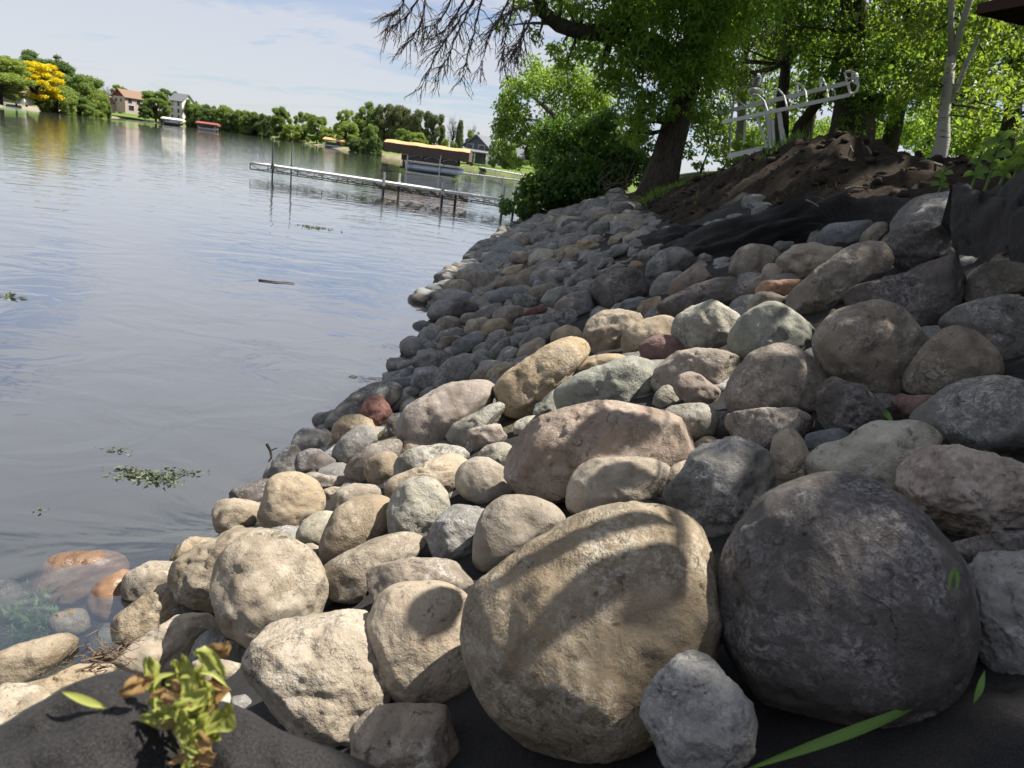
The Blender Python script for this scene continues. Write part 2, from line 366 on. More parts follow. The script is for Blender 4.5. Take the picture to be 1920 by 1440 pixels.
def water_mat():
    mm, t, out = mat('lake water'); g = N(t, 'ShaderNodeNewGeometry').outputs['Position']
    q = N(t, 'ShaderNodeMapping'); q.inputs['Scale'].default_value = (1.0, 1.5, 1); q.inputs['Rotation'].default_value = (0, 0, .35); L(t, g, q.inputs[0])
    q2 = N(t, 'ShaderNodeMapping'); q2.inputs['Scale'].default_value = (.55, 1.6, 1); q2.inputs['Rotation'].default_value = (0, 0, -.12); L(t, g, q2.inputs[0])
    a = noi(t, q.outputs[0], 1.1, 3.0, .45, .9); b = noi(t, q2.outputs[0], 4.5, 3.0, .5, .3); c = noi(t, q2.outputs[0], .16, 2.0, .5, .5)
    patch = ramp(t, c, [(.38, .12), (.62, 1)])
    # calm water near the bank, a light breeze further out
    py = N(t, 'ShaderNodeSeparateXYZ'); L(t, g, py.inputs[0])
    br = N(t, 'ShaderNodeFloatCurve'); L(t, mth(t, 'DIVIDE', py.outputs[1], 300.0), br.inputs['Value']); cvp = br.mapping.curves[0]
    for k_, (x_, y_) in enumerate([(0, .03), (.03, .08), (.10, .14), (.32, .15), (.48, .55), (1, 1)]):
        p_ = cvp.points[k_] if k_ < 2 else cvp.points.new(x_, y_)
        p_.location = (x_, y_)
    cvp.points[0].location = (0, .03); br.mapping.update()
    h = mth(t, 'ADD', mth(t, 'MULTIPLY', a, .016), mth(t, 'MULTIPLY', mth(t, 'MULTIPLY', b, patch), mth(t, 'MULTIPLY', br.outputs[0], .0040)))
    nr = bmp(t, h, 1.0, 1.0)
    lw = N(t, 'ShaderNodeLayerWeight', i_Blend=.5); L(t, nr, lw.inputs['Normal'])
    frv = mth(t, 'ADD', .07, mth(t, 'MULTIPLY', mth(t, 'POWER', lw.outputs['Facing'], 1.9), .93))
    gl = N(t, 'ShaderNodeBsdfGlossy', i_Roughness=.015); L(t, nr, gl.inputs['Normal']); gl.inputs[0].default_value = (1, 1, 1, 1)
    tr = N(t, 'ShaderNodeBsdfTransparent'); tr.inputs[0].default_value = (.93, .95, .93, 1)
    ms = N(t, 'ShaderNodeMixShader'); L(t, frv, ms.inputs[0]); L(t, tr.outputs[0], ms.inputs[1]); L(t, gl.outputs[0], ms.inputs[2])
    df = N(t, 'ShaderNodeBsdfDiffuse'); df.inputs[0].default_value = (.31, .33, .30, 1)       # light scattered back by the murk
    m2 = N(t, 'ShaderNodeMixShader', i_0=.02); L(t, ms.outputs[0], m2.inputs[1]); L(t, df.outputs[0], m2.inputs[2])
    L(t, m2.outputs[0], out.inputs[0])
    va = N(t, 'ShaderNodeVolumeAbsorption', i_Density=1.7); va.inputs[0].default_value = (.52, .60, .58, 1); L(t, va.outputs[0], out.inputs[1])
    return mm
WATER = water_mat()
ALU = simple('dull aluminium', (.33, .34, .345), .5, .5, .1, 3, .001, 30, .6)
FRAMEM = simple('weathered aluminium tube', (.52, .53, .54), .5, .5, .12, 3, .001, 30, .25)
WHITE = simple('white deck panel', (.72, .72, .70), .6, .4, .08)
STEEL = simple('dark steel post', (.05, .05, .05), .6, .4)
WOODB = simple('tan timber brace', (.42, .28, .15), .8, .2)
PONT = simple('pontoon tube', (.36, .40, .46), .35, .5, .1, 2, .001, 20, .4)
BLACKP = simple('black boat panel', (.018, .019, .025), .35, .5)
CANT = simple('tan canopy cloth', (.50, .30, .15), .8, .2)
CAN_SHADE = simple('shaded brown valance', (.115, .085, .07), .85, .2)  # canopy sides coloured darker than the lit top, shade put into the brown
SIDEW = simple('white siding', (.78, .76, .70), .8, .2, .05)
SIDET = simple('beige siding', (.44, .37, .31), .85, .2, .06)
SIDEG = simple('slate grey siding', (.12, .13, .15), .8, .2, .06)
ROOFB = simple('brown shingle roof', (.20, .135, .10), .9, .15)
ROOFG = simple('grey shingle roof', (.15, .16, .18), .9, .15)
MAROON = simple('maroon gable', (.14, .04, .04), .8, .2)
GLASSD = simple('dark window glass', (.03, .035, .045), .12, .6)
TRIM = simple('pale trim', (.7, .69, .66), .7, .3)
REDC = simple('red canopy cloth', (.26, .085, .08), .8, .2)
CANW = simple('white canopy cloth', (.58, .56, .52), .8, .2)
UMB = simple('dark brown canvas', (.055, .03, .026), .9, .15)
# ------------------------------------------------------------------ terrain
LAKE = np.array([(-10, -30), (-3.2, -10), (-2.1, -3), (-1.6, .8), (-1.36, 1.95), (-1.30, 2.4), (-1.34, 3.0), (-1.36, 3.9), (-1.20, 4.8), (-1.10, 5.9),
    (-1.02, 7.6), (-.84, 10.6), (-.64, 14.9), (-.26, 22.0), (.3, 25.5), (1.6, 27.5), (4, 31), (9, 40), (17, 56), (26, 78), (24, 98), (10, 116), (-2, 128),
    (-14, 136), (-24, 150), (-32, 158), (-41, 168), (-50, 186), (-62, 215), (-78, 245), (-100, 275), (-128, 300), (-160, 310), (-166, 285), (-152, 255),
    (-146, 235), (-146, 205), (-150, 190), (-220, 160), (-320, 110), (-320, -30)], float)
def lake_dist(x, y):
    """signed distance to the water's edge, positive on land"""
    x = np.asarray(x, float); y = np.asarray(y, float)
    d2 = np.full(x.shape, 1e18); ins = np.zeros(x.shape, bool)
    A = LAKE; B = np.roll(LAKE, -1, 0)
    for (ax, ay), (bx, by) in zip(A, B):
        ex, ey = bx-ax, by-ay; t = np.clip(((x-ax)*ex+(y-ay)*ey)/(ex*ex+ey*ey), 0, 1)
        d2 = np.minimum(d2, (x-ax-t*ex)**2+(y-ay-t*ey)**2)
        c = (ay > y) != (by > y)
        with np.errstate(divide='ignore', invalid='ignore'):
            ins ^= c & (x < ex*(y-ay)/(ey if ey else 1e-9)+ax)
    d = np.sqrt(d2); return np.where(ins, -d, d)
def sstep(a, b, x):
    t = np.clip((x-a)/(b-a), 0, 1); return t*t*(3-2*t)
def height(x, y, detail=True):
    x = np.asarray(x, float); y = np.asarray(y, float); l = lake_dist(x, y)
    near = np.where(l < 0, np.maximum(np.where(l > -.5, .9*l, -.45+.35*(l+.5)), -1.9), np.where(l < 3.2, .5*l, 1.6+.88*(1-np.exp(-(np.maximum(l, 3.2)-3.2)*.95))+.022*np.maximum(l-3.2, 0)))
    near = near+.30*np.exp(-((x-3.25)**2/.9+(y-8.9)**2/3.0))+.18*np.exp(-((x-2.75)**2/.7+(y-11.0)**2/6.0))
    far = np.where(l < 0, np.maximum(.25*l, -1.9), np.minimum(.30*l, .7)+.03*np.maximum(l-3, 0))
    far = np.minimum(far, 6+.004*np.maximum(l, 0))
    w = sstep(26, 40, y); z = near*(1-w)+far*w
    return z
def gridmesh(xs, ys, zf):
    X, Y = np.meshgrid(xs, ys); Z = zf(X.ravel(), Y.ravel()); V = np.stack([X.ravel(), Y.ravel(), Z], 1)
    nx, ny = len(xs), len(ys); i = np.arange((ny-1)*nx).reshape(ny-1, nx)[:, :-1].ravel()
    return V, np.stack([i, i+1, i+nx+1, i+nx], 1)
xs = np.concatenate([-np.geomspace(3, 2600, 60)[::-1], np.arange(-2.8, 12, .22), np.geomspace(12, 2600, 60)])
ys = np.concatenate([-np.geomspace(2, 600, 24)[::-1], np.arange(-1.8, 30, .25), np.geomspace(30, 420, 110), np.geomspace(440, 3800, 20)])
xs = np.sort(np.concatenate([xs, np.arange(-230, -14, 4.), np.arange(-13.5, -3.2, 1.2)]))
V, Fc = gridmesh(xs, ys, height)
l = lake_dist(V[:, 0], V[:, 1])
soil = ((V[:, 1] < 17) & (l > 2.0) & (l < 12)).astype(float)
V[:, 2] -= .14*((V[:, 1] < 17.5) & (l > 2.6) & (l < 10.4) & (V[:, 1] > .2))
me = fast('ground', V, Fc)
ca = me.color_attributes.new('cover', 'FLOAT_COLOR', 'POINT')
farw = (V[:, 1] > 30).astype(float)
cv = np.zeros((len(V), 4), np.float32); cv[:, 0] = (l > 0)*((V[:, 1] > 24) | (l > 8)); cv[:, 1] = np.where((l > -.5) & (l < 3.5*farw+.2), 1, 0)*np.where(farw > 0, 1, 0)*np.where((V[:, 0] > -15) & (V[:, 1] > 30), .2, 1); cv[:, 2] = soil; cv[:, 3] = 1
ca.data.foreach_set('color', cv.ravel())
tag(link('ground', me, GROUND), kind='structure')
# the lake: a closed body of water whose floor lies under the lake bed
b = MB(); b.add([(-2600, -500, 0), (2600, -500, 0), (2600, 3600, 0), (-2600, 3600, 0), (-2600, -500, -2.6), (2600, -500, -2.6), (2600, 3600, -2.6), (-2600, 3600, -2.6)],
    [(0, 1, 2, 3), (7, 6, 5, 4), (0, 4, 5, 1), (1, 5, 6, 2), (2, 6, 7, 3), (3, 7, 4, 0)])
tag(b.build('lake_water', WATER), kind='structure')
def gz(x, y): return float(height(np.array([x]), np.array([y]))[0])
def onland(px, py, D):
    """the point of the ground under the line of sight through (px, py), D metres out"""
    p = at(px, py, D); return np.array([p[0], p[1], gz(p[0], p[1])])
def hit(px, py, lift=0.0):
    d = ray(px, py); t = np.geomspace(.4, 400, 900); P = CC+d[None]*t[:, None]
    g = np.maximum(height(P[:, 0], P[:, 1]), -.12)+lift - P[:, 2]
    k = np.argmax(g > 0)
    if g[k] <= 0: return None
    if k == 0: return P[0]
    f = g[k-1]/(g[k-1]-g[k]); return P[k-1]+(P[k]-P[k-1])*f

# ------------------------------------------------------------------ the dug-over dirt bank, finely modelled near the camera
def dirt_z(x, y):
    z = height(x, y); l = lake_dist(x, y)
    p = np.stack([x, y, z*0], 1)
    far_ = sstep(7.5, 9.5, y); e = (sstep(2.5, 3.5, l)*(1-far_)+sstep(2.2, 2.9, l)*far_)*sstep(10.5, 8.5, l)*sstep(17.2, 15.5, y)
    n = fbm(p*1.3, 3, 5)*.10+fbm(p*4.5, 4, 9)*.055+np.abs(fbm(p*11, 3, 3))*.035
    return z-.10*(1-e)+(n+.02)*e
V, Fc = gridmesh(np.arange(1.0, 10.6, .055), np.arange(.4, 17.5, .075), dirt_z)
l = lake_dist(V[:, 0], V[:, 1]); keep = (l[Fc].min(1) > 2.15) & (l[Fc].max(1) < 10.4)
tag(link('dirt_bank', fast('dirt_bank', V, Fc[keep]), SOIL), kind='structure')
cV, cF = ico(2); AV, AF = [], []
for k in range(2600):
    for _ in range(20):
        x, y = rng.uniform(1.4, 8.5), rng.uniform(2.5, 16)
        if (2.9 if y < 8.5 else 2.55) < lake_dist(np.array([x]), np.array([y]))[0] < 8: break
    r = min(.065, .010+rng.exponential(.014)); z = float(dirt_z(np.array([x]), np.array([y]))[0])
    q = cV*(1+.35*noise3(cV*1.6+k*3.1, 1)[:, None])*r*np.array([rng.uniform(.8, 1.4), rng.uniform(.8, 1.4), rng.uniform(.5, .9)])
    AF.append(cF+len(AV)*len(cV)); AV.append(q+(x, y, z+r*.2))
tag(link('soil_clods', fast('soil_clods', np.concatenate(AV), np.concatenate(AF)), CLOD), 'crumbled dark soil clods strewn over the dug dirt bank', 'soil', kind='stuff')

# ------------------------------------------------------------------ far shore: houses, lifts, docks
def gable(name_root, parent, c, d, rz, wall_h, roof_h, wm, rm, wins, over=.5, gm=None):
    """walls, ridged roof along local X; wins = (face, u, z, w, h)"""
    a, bb = math.cos(rz), math.sin(rz); X = np.array([a, bb, 0]); Y = np.array([-bb, a, 0]); Z = np.array([0, 0, 1.]); c = np.asarray(c, float)
    lx, ly = d[0]/2, d[1]/2
    w = MB(); w.frame(c+Z*wall_h/2, X*lx, Y*ly, Z*wall_h/2)
    w.build('wall', wm, parent)
    for s in (-1, 1):
        g = MB()
        e = c+X*s*(lx-.02); V = [e-Y*ly+Z*wall_h, e+Y*ly+Z*wall_h, e+Z*(wall_h+roof_h)]; V += [v-X*s*.15 for v in V]
        g.add(V, [(0, 1, 2), (5, 4, 3), (0, 3, 4, 1), (1, 4, 5, 2), (2, 5, 3, 0)])
        g.build('gable', gm or wm, parent)
    r = MB()
    for s in (-1, 1):
        p0 = c+Y*s*(ly+over)+Z*(wall_h-over*roof_h/ly); p1 = c+Z*(wall_h+roof_h+.05); md = (p0+p1)/2; nrm = np.cross(X, (p1-p0)/np.linalg.norm(p1-p0))
        r.frame(md+nrm*.02, X*(lx+over), (p1-p0)/2, nrm*.12)
    r.build('roof', rm, parent)
    for (fc, u, z, ww, hh) in wins:
        n_, t_ = {'f': (-Y*ly, X), 'b': (Y*ly, X), 'l': (-X*lx, Y), 'r': (X*lx, Y)}[fc]
        nn = n_/np.linalg.norm(n_); p = c+n_+t_*u+Z*z
        fr = MB(); fr.frame(p+nn*.03, t_*(ww/2+.10), Z*(hh/2+.10), nn*.04); fo = fr.build('window', TRIM, parent)
        pn = MB(); pn.frame(p+nn*.075, t_*ww/2, Z*hh/2, nn*.02); pn.build('pane', GLASSD, fo)
def base(px, D, ylook=200):
    return onland(px, ylook, D)
# big brown and beige house, up the slope behind its own lawn
c = base(236, 340); c[2] = 2.2; h1 = thing('house', c, 'large beige and brown house with maroon gables on the far shore', 'house')
gable('h', h1, c+[3, 1, 0], (13, 8), 1.08, 6.0, 2.6, SIDET, ROOFB, [('f', -4.5, 4.6, 1.6, 1.4), ('f', -1, 4.6, 1.6, 1.4), ('f', 3, 4.6, 1.6, 1.5), ('f', -4, 2.2, 2.2, 1.8), ('f', 1, 2.2, 2.2, 1.8), ('l', -1.6, 4.6, 1.3, 1.4), ('l', 1.6, 4.6, 1.3, 1.4)], gm=MAROON)
gable('h', h1, c+[-6.6, -5.4, -.6], (7, 6), 1.08, 4.0, 2.0, SIDET, ROOFB, [('l', 0, 2.3, 1.6, 1.8), ('f', -1.6, 2.4, 1.3, 1.4), ('f', 1.6, 2.4, 1.3, 1.4)], gm=MAROON)
q = MB(); q.frame(c+[-13.5, -8, .2], (2.2, 2.6, 0), (-1.2, 1.0, 0), (0, 0, .12)); q.frame(c+[-12, -6.5, .9], (.9, 1.1, .75), (-1.0, .8, 0), (0, 0, .12)); q.build('driveway_ramp', TRIM, h1)
c = base(341, 335); c[2] = 1.4; h2 = thing('house', c, 'tall white three storey house beside the dark tree on the far shore', 'house')
gable('h', h2, c, (6.2, 6.5), -.3, 8.2, 2.6, SIDEW, ROOFG, [('f', x, z, 1.0, 1.5) for x in (-1.8, 1.4) for z in (1.8, 4.3, 6.8)]+[('r', 0, 4.2, 1.2, 1.4), ('r', 0, 6.8, 1.2, 1.4)])
st = MB()
for k in range(7): st.box(c+[2.0+.35*k, -4.2, 2.1-.3*k], (.4, 1.2, .12))
st.build('stair', TRIM, h2)
c = base(12, 205); c[2] = 1.1; h3 = thing('house', c, 'small pale house with dark windows beneath trees at the left frame edge', 'house')
gable('h', h3, c, (9, 6), .3, 2.6, 1.8, SIDEW, ROOFB, [('f', x, 1.5, .9, 1.2) for x in (-2.6, -1.4, 1.4, 2.8)])
c = base(912, 150); c[2] = 1.1; h4 = thing('house', c, 'slate grey house with porch and stairs above the green lawn', 'house')
gable('h', h4, c, (6, 5.0), 1.25, 3.4, 1.9, SIDEG, ROOFG, [('l', -1.2, 2.9, 1.2, 1.2), ('l', 1.3, 2.9, 1.2, 1.2), ('f', 1, 2.6, 1.1, 1.2)])
pc = MB(); pc.frame(c+[-.8, -4.8, 2.35], (2.6, 0, 0), (0, 1.4, .25), (0, -.02, .08)); pc.build('porch_roof', ROOFG, h4)
for x in (-3.1, -.8, 1.5):
    q = MB(); q.bar(c+[x, -5.8, 0], c+[x, -5.8, 2.2], .18); q.build('porch_post', TRIM, h4)
q = MB()
for k in range(8): q.box(c+[1.6+.3*k, -6.4, 1.0-.13*k], (.32, 1.0, .08))
q.bar(c+[1.5, -6.9, 1.95], c+[3.9, -6.9, .9], .08); q.build('stair', TRIM, h4)
c = base(958, 165); c[2] = .9; h5 = thing('house', c, 'low dark house half hidden by leaves right of the slate grey house', 'house')
gable('h', h5, c, (7, 5.0), .2, 2.6, 1.7, SIDEG, ROOFG, [('f', x, 1.9, 1.1, 1.2) for x in (-2.4, 0, 2.4)])
def far_lift(px, D, Ln, cloth, hull, label):
    c = np.array(atz(px, 240, 0)); p = at(px, 240, D); c = np.array([p[0], p[1], 0.])
    t = thing('boat_lift', c, label, 'boat lift')
    q = MB(); q.add([c+v for v in [(-Ln/2, -1.3, 2.1), (Ln/2, -1.3, 2.1), (Ln/2, 1.3, 2.1), (-Ln/2, 1.3, 2.1), (-Ln/2+.2, 0, 2.65), (Ln/2-.2, 0, 2.65), (-Ln/2, -1.3, 1.75), (Ln/2, -1.3, 1.75), (Ln/2, 1.3, 1.75), (-Ln/2, 1.3, 1.75)]],
        [(0, 1, 5, 4), (2, 3, 4, 5), (1, 2, 5), (3, 0, 4), (6, 7, 1, 0), (7, 8, 2, 1), (8, 9, 3, 2), (9, 6, 0, 3)]); q.build('canopy', cloth, t)
    for sx in (-1, 1):
        for sy in (-1, 1):
            q = MB(); q.bar(c+[sx*Ln*.38, sy*1.2, -.8], c+[sx*Ln*.38, sy*1.2, 1.8], .10); q.build('post', ALU, t)
    q = MB(); q.tube([c+[-Ln*.42, 0, .55], c+[Ln*.3, 0, .55], c+[Ln*.45, 0, .75]], [.55, .55, .12], 10); q.build('hull', hull, t)
    q = MB(); q.box(c+[-.3, 0, 1.2], (Ln*.62, 1.8, .55)); q.build('cabin', BLACKP if hull is not BLACKP else TRIM, t); return t
far_lift(325, 300, 8.0, CANW, BLACKP, 'white canopied boat lift on the far shore below the tall white house')
far_lift(390, 275, 7.6, REDC, TRIM, 'red canopied boat lift with white boat on the far shore')
far_lift(629, 215, 6.2, CANT, PONT, 'tan canopied boat lift beside the dark shoreline bush across the water')
c = atz(455, 251, 0); t = thing('swim_dock', c, 'small grey dock standing in the water right of the red canopy', 'dock')
q = MB(); q.box(c+[0, 0, .7], (4.4, 2, .15)); q.build('deck', ALU, t)
for sx in (-1, 1):
    q = MB(); q.bar(c+[sx*1.9, -.8, -.6], c+[sx*1.9, -.8, 1.0], .1); q.build('post', ALU, t)
c = atz(26, 200, 0); t = thing('swim_dock', c, 'low pale dock on the beach near the small house at far left', 'dock')
q = MB(); q.box(c+[0, 0, .5], (5, 2, .2)); q.build('deck', ALU, t)
q = MB(); q.box(c+[0, 0, .2], (4.2, .2, .4)); q.build('skirt', SIDET, t)

# ------------------------------------------------------------------ pontoon boat under its canopy
A0, A1 = atz(752, 324), atz(864, 338.5); ax = A1-A0; LB = np.linalg.norm(ax); ax /= LB; nx = np.array([-ax[1], ax[0], 0]); UP = np.array([0, 0, 1.])
bc = (A0+A1)/2+nx*1.2
boat = thing('pontoon_boat', bc, 'silver and black pontoon boat parked under the tan canopy', 'boat')
for s in (-1, 1):
    q = MB(); o = bc+nx*s*.95
    q.tube([o-ax*LB*.44+UP*.62, o-ax*LB*.40+UP*.60, o+ax*LB*.36+UP*.60, o+ax*LB*.45+UP*.68, o+ax*LB*.50+UP*.86], [.20, .36, .36, .30, .06], 14); q.build('pontoon', PONT, boat, True)
q = MB(); q.frame(bc+UP*1.0, ax*LB*.46, nx*1.25, UP*.05); q.build('deck', ALU, boat)
q = MB(); q.frame(bc-nx*1.27+UP*1.02, ax*LB*.46, nx*.02, UP*.07); q.build('deck_trim', ALU, boat)
for s in (-1, 1):
    for (u0, u1) in ((-.40, -.16), (-.14, .12), (.16, .42)):
        q = MB(); q.frame(bc+nx*s*1.2+ax*LB*(u0+u1)/2+UP*1.43, ax*LB*(u1-u0)/2, nx*.02, UP*.32); po = q.build('fence_panel', BLACKP, boat)
        q = MB()
        if s < 0:
            for k in range(9):
                f0, f1 = k/9, (k+1)/9; u = lambda f: bc-nx*1.235+ax*LB*(u0+(u1-u0)*f)+UP*(1.35+.22*math.sin(f*2.6))
                q.bar(u(f0), u(f1), .012, .035)
            q.build('swoosh_stripe', ALU, po)
        q = MB(); q.bar(bc+nx*s*1.2+ax*LB*u0+UP*1.77, bc+nx*s*1.2+ax*LB*u1+UP*1.77, .04); q.build('rail', ALU, po)
mo = MB(); o = bc-ax*LB*.50
mo.frame(o+UP*1.42, ax*.24, nx*.2, UP*.36); mo.frame(o+ax*.05+UP*1.82, ax*.17, nx*.16, UP*.06); mo.frame(o-ax*.02+UP*.85, ax*.12, nx*.08, UP*.34); mo.frame(o-ax*.12+UP*.45, ax*.22, nx*.04, UP*.10)
mob = mo.build('outboard_motor', BLACKP, boat); q = MB(); q.frame(o-nx*.21+UP*1.55, ax*.16, nx*.01, UP*.05); q.build('cowling_stripe', ALU, mob)
lift = thing('boat_lift', bc, 'boat lift with tan topped canopy and brown valance painted in shade over the pontoon boat', 'boat lift')
C0, C1 = -LB*.5-1.55, LB*.5+.55
def cp(u, v, z): return bc+ax*u+nx*v+UP*z
q = MB(); n = 26
us = np.linspace(C0, C1, n)
q.add([cp(u, v, z+.03*math.sin(u*3.1)) for u in us for v, z in ((-1.65, 2.33), (-.9, 2.54), (0, 2.60), (.9, 2.54), (1.65, 2.33))], [(i*5+k, i*5+k+1, i*5+k+6, i*5+k+5) for i in range(n-1) for k in range(4)])
q.build('canopy_top', CANT, lift, True)
for s in (-1, 1):
    q = MB(); m2 = 90; u2 = np.linspace(C0, C1, m2)
    q.add([cp(u, s*(1.66+.03*(1-w)*math.sin(u*5)), 2.335-.80*(1-w)+(0 if w else .05*abs(math.sin(u*3.3)))) for u in u2 for w in (1, .5, 0)], [(i*3+k, i*3+k+1, i*3+k+4, i*3+k+3) for i in range(m2-1) for k in range(2)])
    q.build('valance', CAN_SHADE, lift, True)
for u in (C0, C1):
    q = MB(); q.add([cp(u, -1.66, 2.33), cp(u, 1.66, 2.33), cp(u, 1.66, 1.6), cp(u, -1.66, 1.6), cp(u, 0, 2.59)], [(0, 1, 2, 3), (0, 4, 1)]); q.build('end_flap', CAN_SHADE, lift)
for u in (-LB*.40, LB*.14):
    for v in (-1.6, 1.6):
        q = MB(); q.bar(cp(u, v, -1.2), cp(u, v, 2.25), .10); q.build('post', ALU, lift)
for v in (-1.6, 1.6):
    q = MB(); q.bar(cp(-LB*.44, v, .12), cp(LB*.36, v, .12), .10, .14); q.build('side_beam', ALU, lift)
for u in (-LB*.40, LB*.14):
    q = MB(); q.bar(cp(u, -1.6, .0), cp(u, 1.6, .0), .12); q.build('cross_beam', WOODB, lift)

# ------------------------------------------------------------------ long aluminium dock
d0, d1 = atz(469, 304.5, .53), atz(1046, 389, .53); dd = d1-d0; DL = np.linalg.norm(dd); dd /= DL; dn = np.array([-dd[1], dd[0], 0])
dock = thing('dock', (d0+d1)/2, 'long aluminium dock with white decking reaching out from the bushes', 'dock')
def dp(u, v, z): p = d0+dd*u+dn*v; return np.array([p[0], p[1], z])
npan = 15
for k in range(npan):
    q = MB(); u0, u1 = DL*k/npan, DL*(k+1)/npan
    q.frame((dp(u0, .6, .53)+dp(u1, .6, .53))/2+UP*(-.02), dd*((u1-u0)/2-.012), dn*.58, UP*.022); q.build('deck_panel', WHITE, dock)
for v in (0, 1.2):
    q = MB(); q.bar(dp(0, v, .50), dp(DL, v, .50), .04, .085); q.build('top_rail', ALU, dock)
    q = MB(); q.bar(dp(0, v, .25), dp(DL*.84, v, .25), .035); q.build('bottom_chord', STEEL, dock)
    for k in range(int(DL*.84/.62)):
        u = k*.62; q = MB()
        if k % 2 == 0: q.bar(dp(u, v, .25), dp(u, v, .47), .03)
        q.bar(dp(u, v, .25 if k % 2 else .46), dp(u+.62, v, .46 if k % 2 else .25), .02); q.build('truss_web', STEEL, dock)
q = MB(); q.bar(dp(0, 0, .25), dp(0, 1.2, .25), .035); q.bar(dp(0, 0, .49), dp(0, 1.2, .49), .05, .08); q.build('end_frame', ALU, dock)
for (px, top, mt) in ((518, 1.68, STEEL), (723, .92, ALU), (832, .86, ALU), (944, 1.05, ALU)):
    w = atz(px, 304+.1475*(px-469), .53); u = (w-d0)@dd
    for v in (-.05, 1.25):
        q = MB(); q.tube([dp(u, v, -1.4), dp(u, v, top)], .035 if mt is STEEL else .045, 8); po = q.build('post', mt, dock)
        q = MB(); q.tube([dp(u, v, .38), dp(u, v, .60)], .075, 8); q.build('clamp', mt, po)
        if mt is ALU: q = MB(); q.tube([dp(u, v, -1.0), dp(u, v, .40)], .052, 8); q.build('lower_sleeve', STEEL, po)
for px in (704, 727, 757, 780, 808, 860):
    w = atz(px, 304+.1475*(px-469), .53); u = (w-d0)@dd
    q = MB(); q.bar(dp(u, .02, .42), dp(u+.30, .30, .22), .06, .09); q.build('timber_brace', WOODB, dock)
e0, e1 = atz(868, 308, .6), atz(990, 330, .6)
def thin_dock(e0, e1, label):
    t = thing('dock', (e0+e1)/2, label, 'dock'); ed = (e1-e0)/np.linalg.norm(e1-e0); en = np.array([-ed[1], ed[0], 0])
    Ln = np.linalg.norm(e1-e0)
    for k in range(6):
        q = MB(); q.frame(e0+ed*Ln*(k+.5)/6+en*.5, ed*(Ln/12-.02), en*.5, UP*.03); q.build('deck_panel', WHITE, t)
    q = MB(); q.bar(e0-UP*.08, e1-UP*.08, .05, .12); q.build('side_rail', ALU, t)
    for k in range(4):
        for v in (0, 1.0):
            p = e0+ed*Ln*(k+.4)/4+en*v; q = MB(); q.bar((p[0], p[1], -1.2), (p[0], p[1], .72), .06); q.build('post', ALU, t)
thin_dock(e0, e1, 'far thin grey dock running right from behind the pontoon boat')
thin_dock(atz(866, 324, .45), atz(1085, 352, .45), 'thin grey dock between the pontoon boat and the long white dock')

# ------------------------------------------------------------------ aluminium lift frame stored on the bank
def P2(zx, zy, D): return at(1340+zx/6.4, 110+zy/6.4, D)
DR, DF_ = 16.2, 17.6      # near rail, far rail
fr = thing('lift_canopy_frame', onland(1445, 290, 16.5), 'bare aluminium boat lift canopy frame standing on the dirt bank', 'frame')
q = MB(); q.bar(P2(10, 662, DF_), P2(1600, 290, DF_), .055, .085); q.build('rail', FRAMEM, fr)
q = MB(); q.bar(P2(90, 765, DR), P2(1625, 432, DR), .05, .07); q.build('rail', FRAMEM, fr)
def rot(*a): return a
for h in ([(205, 615), (185, 497), (282, 497), (372, 582), (388, 690)], [(460, 555), (450, 428), (520, 437), (597, 512), (640, 640)], [(727, 492), (715, 365), (768, 370), (832, 445), (872, 590)],
          [(1000, 425), (985, 295), (1040, 318), (1092, 395), (1110, 535)], [(1272, 358), (1265, 230), (1298, 242), (1345, 345), (1360, 475)]):
    q = MB(); q.tube([P2(h[0][0], h[0][1], DF_), P2(h[1][0], h[1][1], DF_), P2(h[2][0], h[2][1], (DF_*2+DR)/3), P2(h[3][0], h[3][1], (DF_+DR*2)/3), P2(h[4][0], h[4][1], DR)], .020, 7); q.build('hoop', FRAMEM, fr)
q = MB(); q.tube([P2(150, 665, DF_-.3), P2(160, 745, DR+.1)], .02, 6); q.build('strut', FRAMEM, fr)
q = MB()
for pth in ([(1590, 290, DF_), (1562, 165, DF_), (1650, 155, DF_), (1655, 285, DF_)], [(1655, 160, DF_), (1695, 178, 17), (1705, 300, 17)], [(1700, 178, 17), (1715, 230, DR), (1728, 322, DR), (1650, 270, DR), (1605, 300, DR), (1625, 432, DR)],
            [(1728, 322, DR), (1700, 398, DR), (1625, 432, DR)], [(1590, 240, DF_), (1660, 235, DF_), (1712, 240, DR)], [(1570, 160, DF_), (1650, 150, DF_)]):
    q.tube([P2(*z) for z in pth], .026, 7)
q.build('end_cage', FRAMEM, fr)
for (a_, b_, w_) in (((615, 545, DF_), (680, 1075, DF_), .13), ((768, 610, DR), (832, 1095, DR), .11), ((505, 680, DR), (625, 1070, DR), .07), ((690, 735, 17), (710, 1075, 17), .09), ((820, 830, DR), (875, 1090, DR), .04), ((372, 760, DF_), (345, 1030, DF_), .06), ((685, 980, DF_), (720, 1075, DF_), .04)):
    q = MB(); q.bar(P2(*a_), P2(*b_), w_*.68); q.build('leg', FRAMEM, fr)
q = MB(); q.bar(P2(605, 985, DF_), P2(720, 985, DF_), .04); q.build('cross_tie', FRAMEM, fr)
q = MB(); q.bar(P2(160, 1170, DR), P2(690, 1055, DR), .07, .10); q.build('foot_beam', FRAMEM, fr)
lamp = thing('yard_lamp', onland(1370, 290, 19), 'bare hanging lamp with silver dome on a curved arm above the frame', 'lamp')
q = MB(); q.tube([P2(178, 1150, 19), P2(190, 800, 19), P2(240, 430, 19)], .03, 8); q.build('pole', ALU, lamp)
q = MB(); q.tube([P2(240, 430, 19), P2(265, 392, 19), P2(330, 348, 19), P2(390, 333, 19), P2(450, 335, 19), P2(500, 320, 19)], .02, 8); q.build('arm', ALU, lamp)
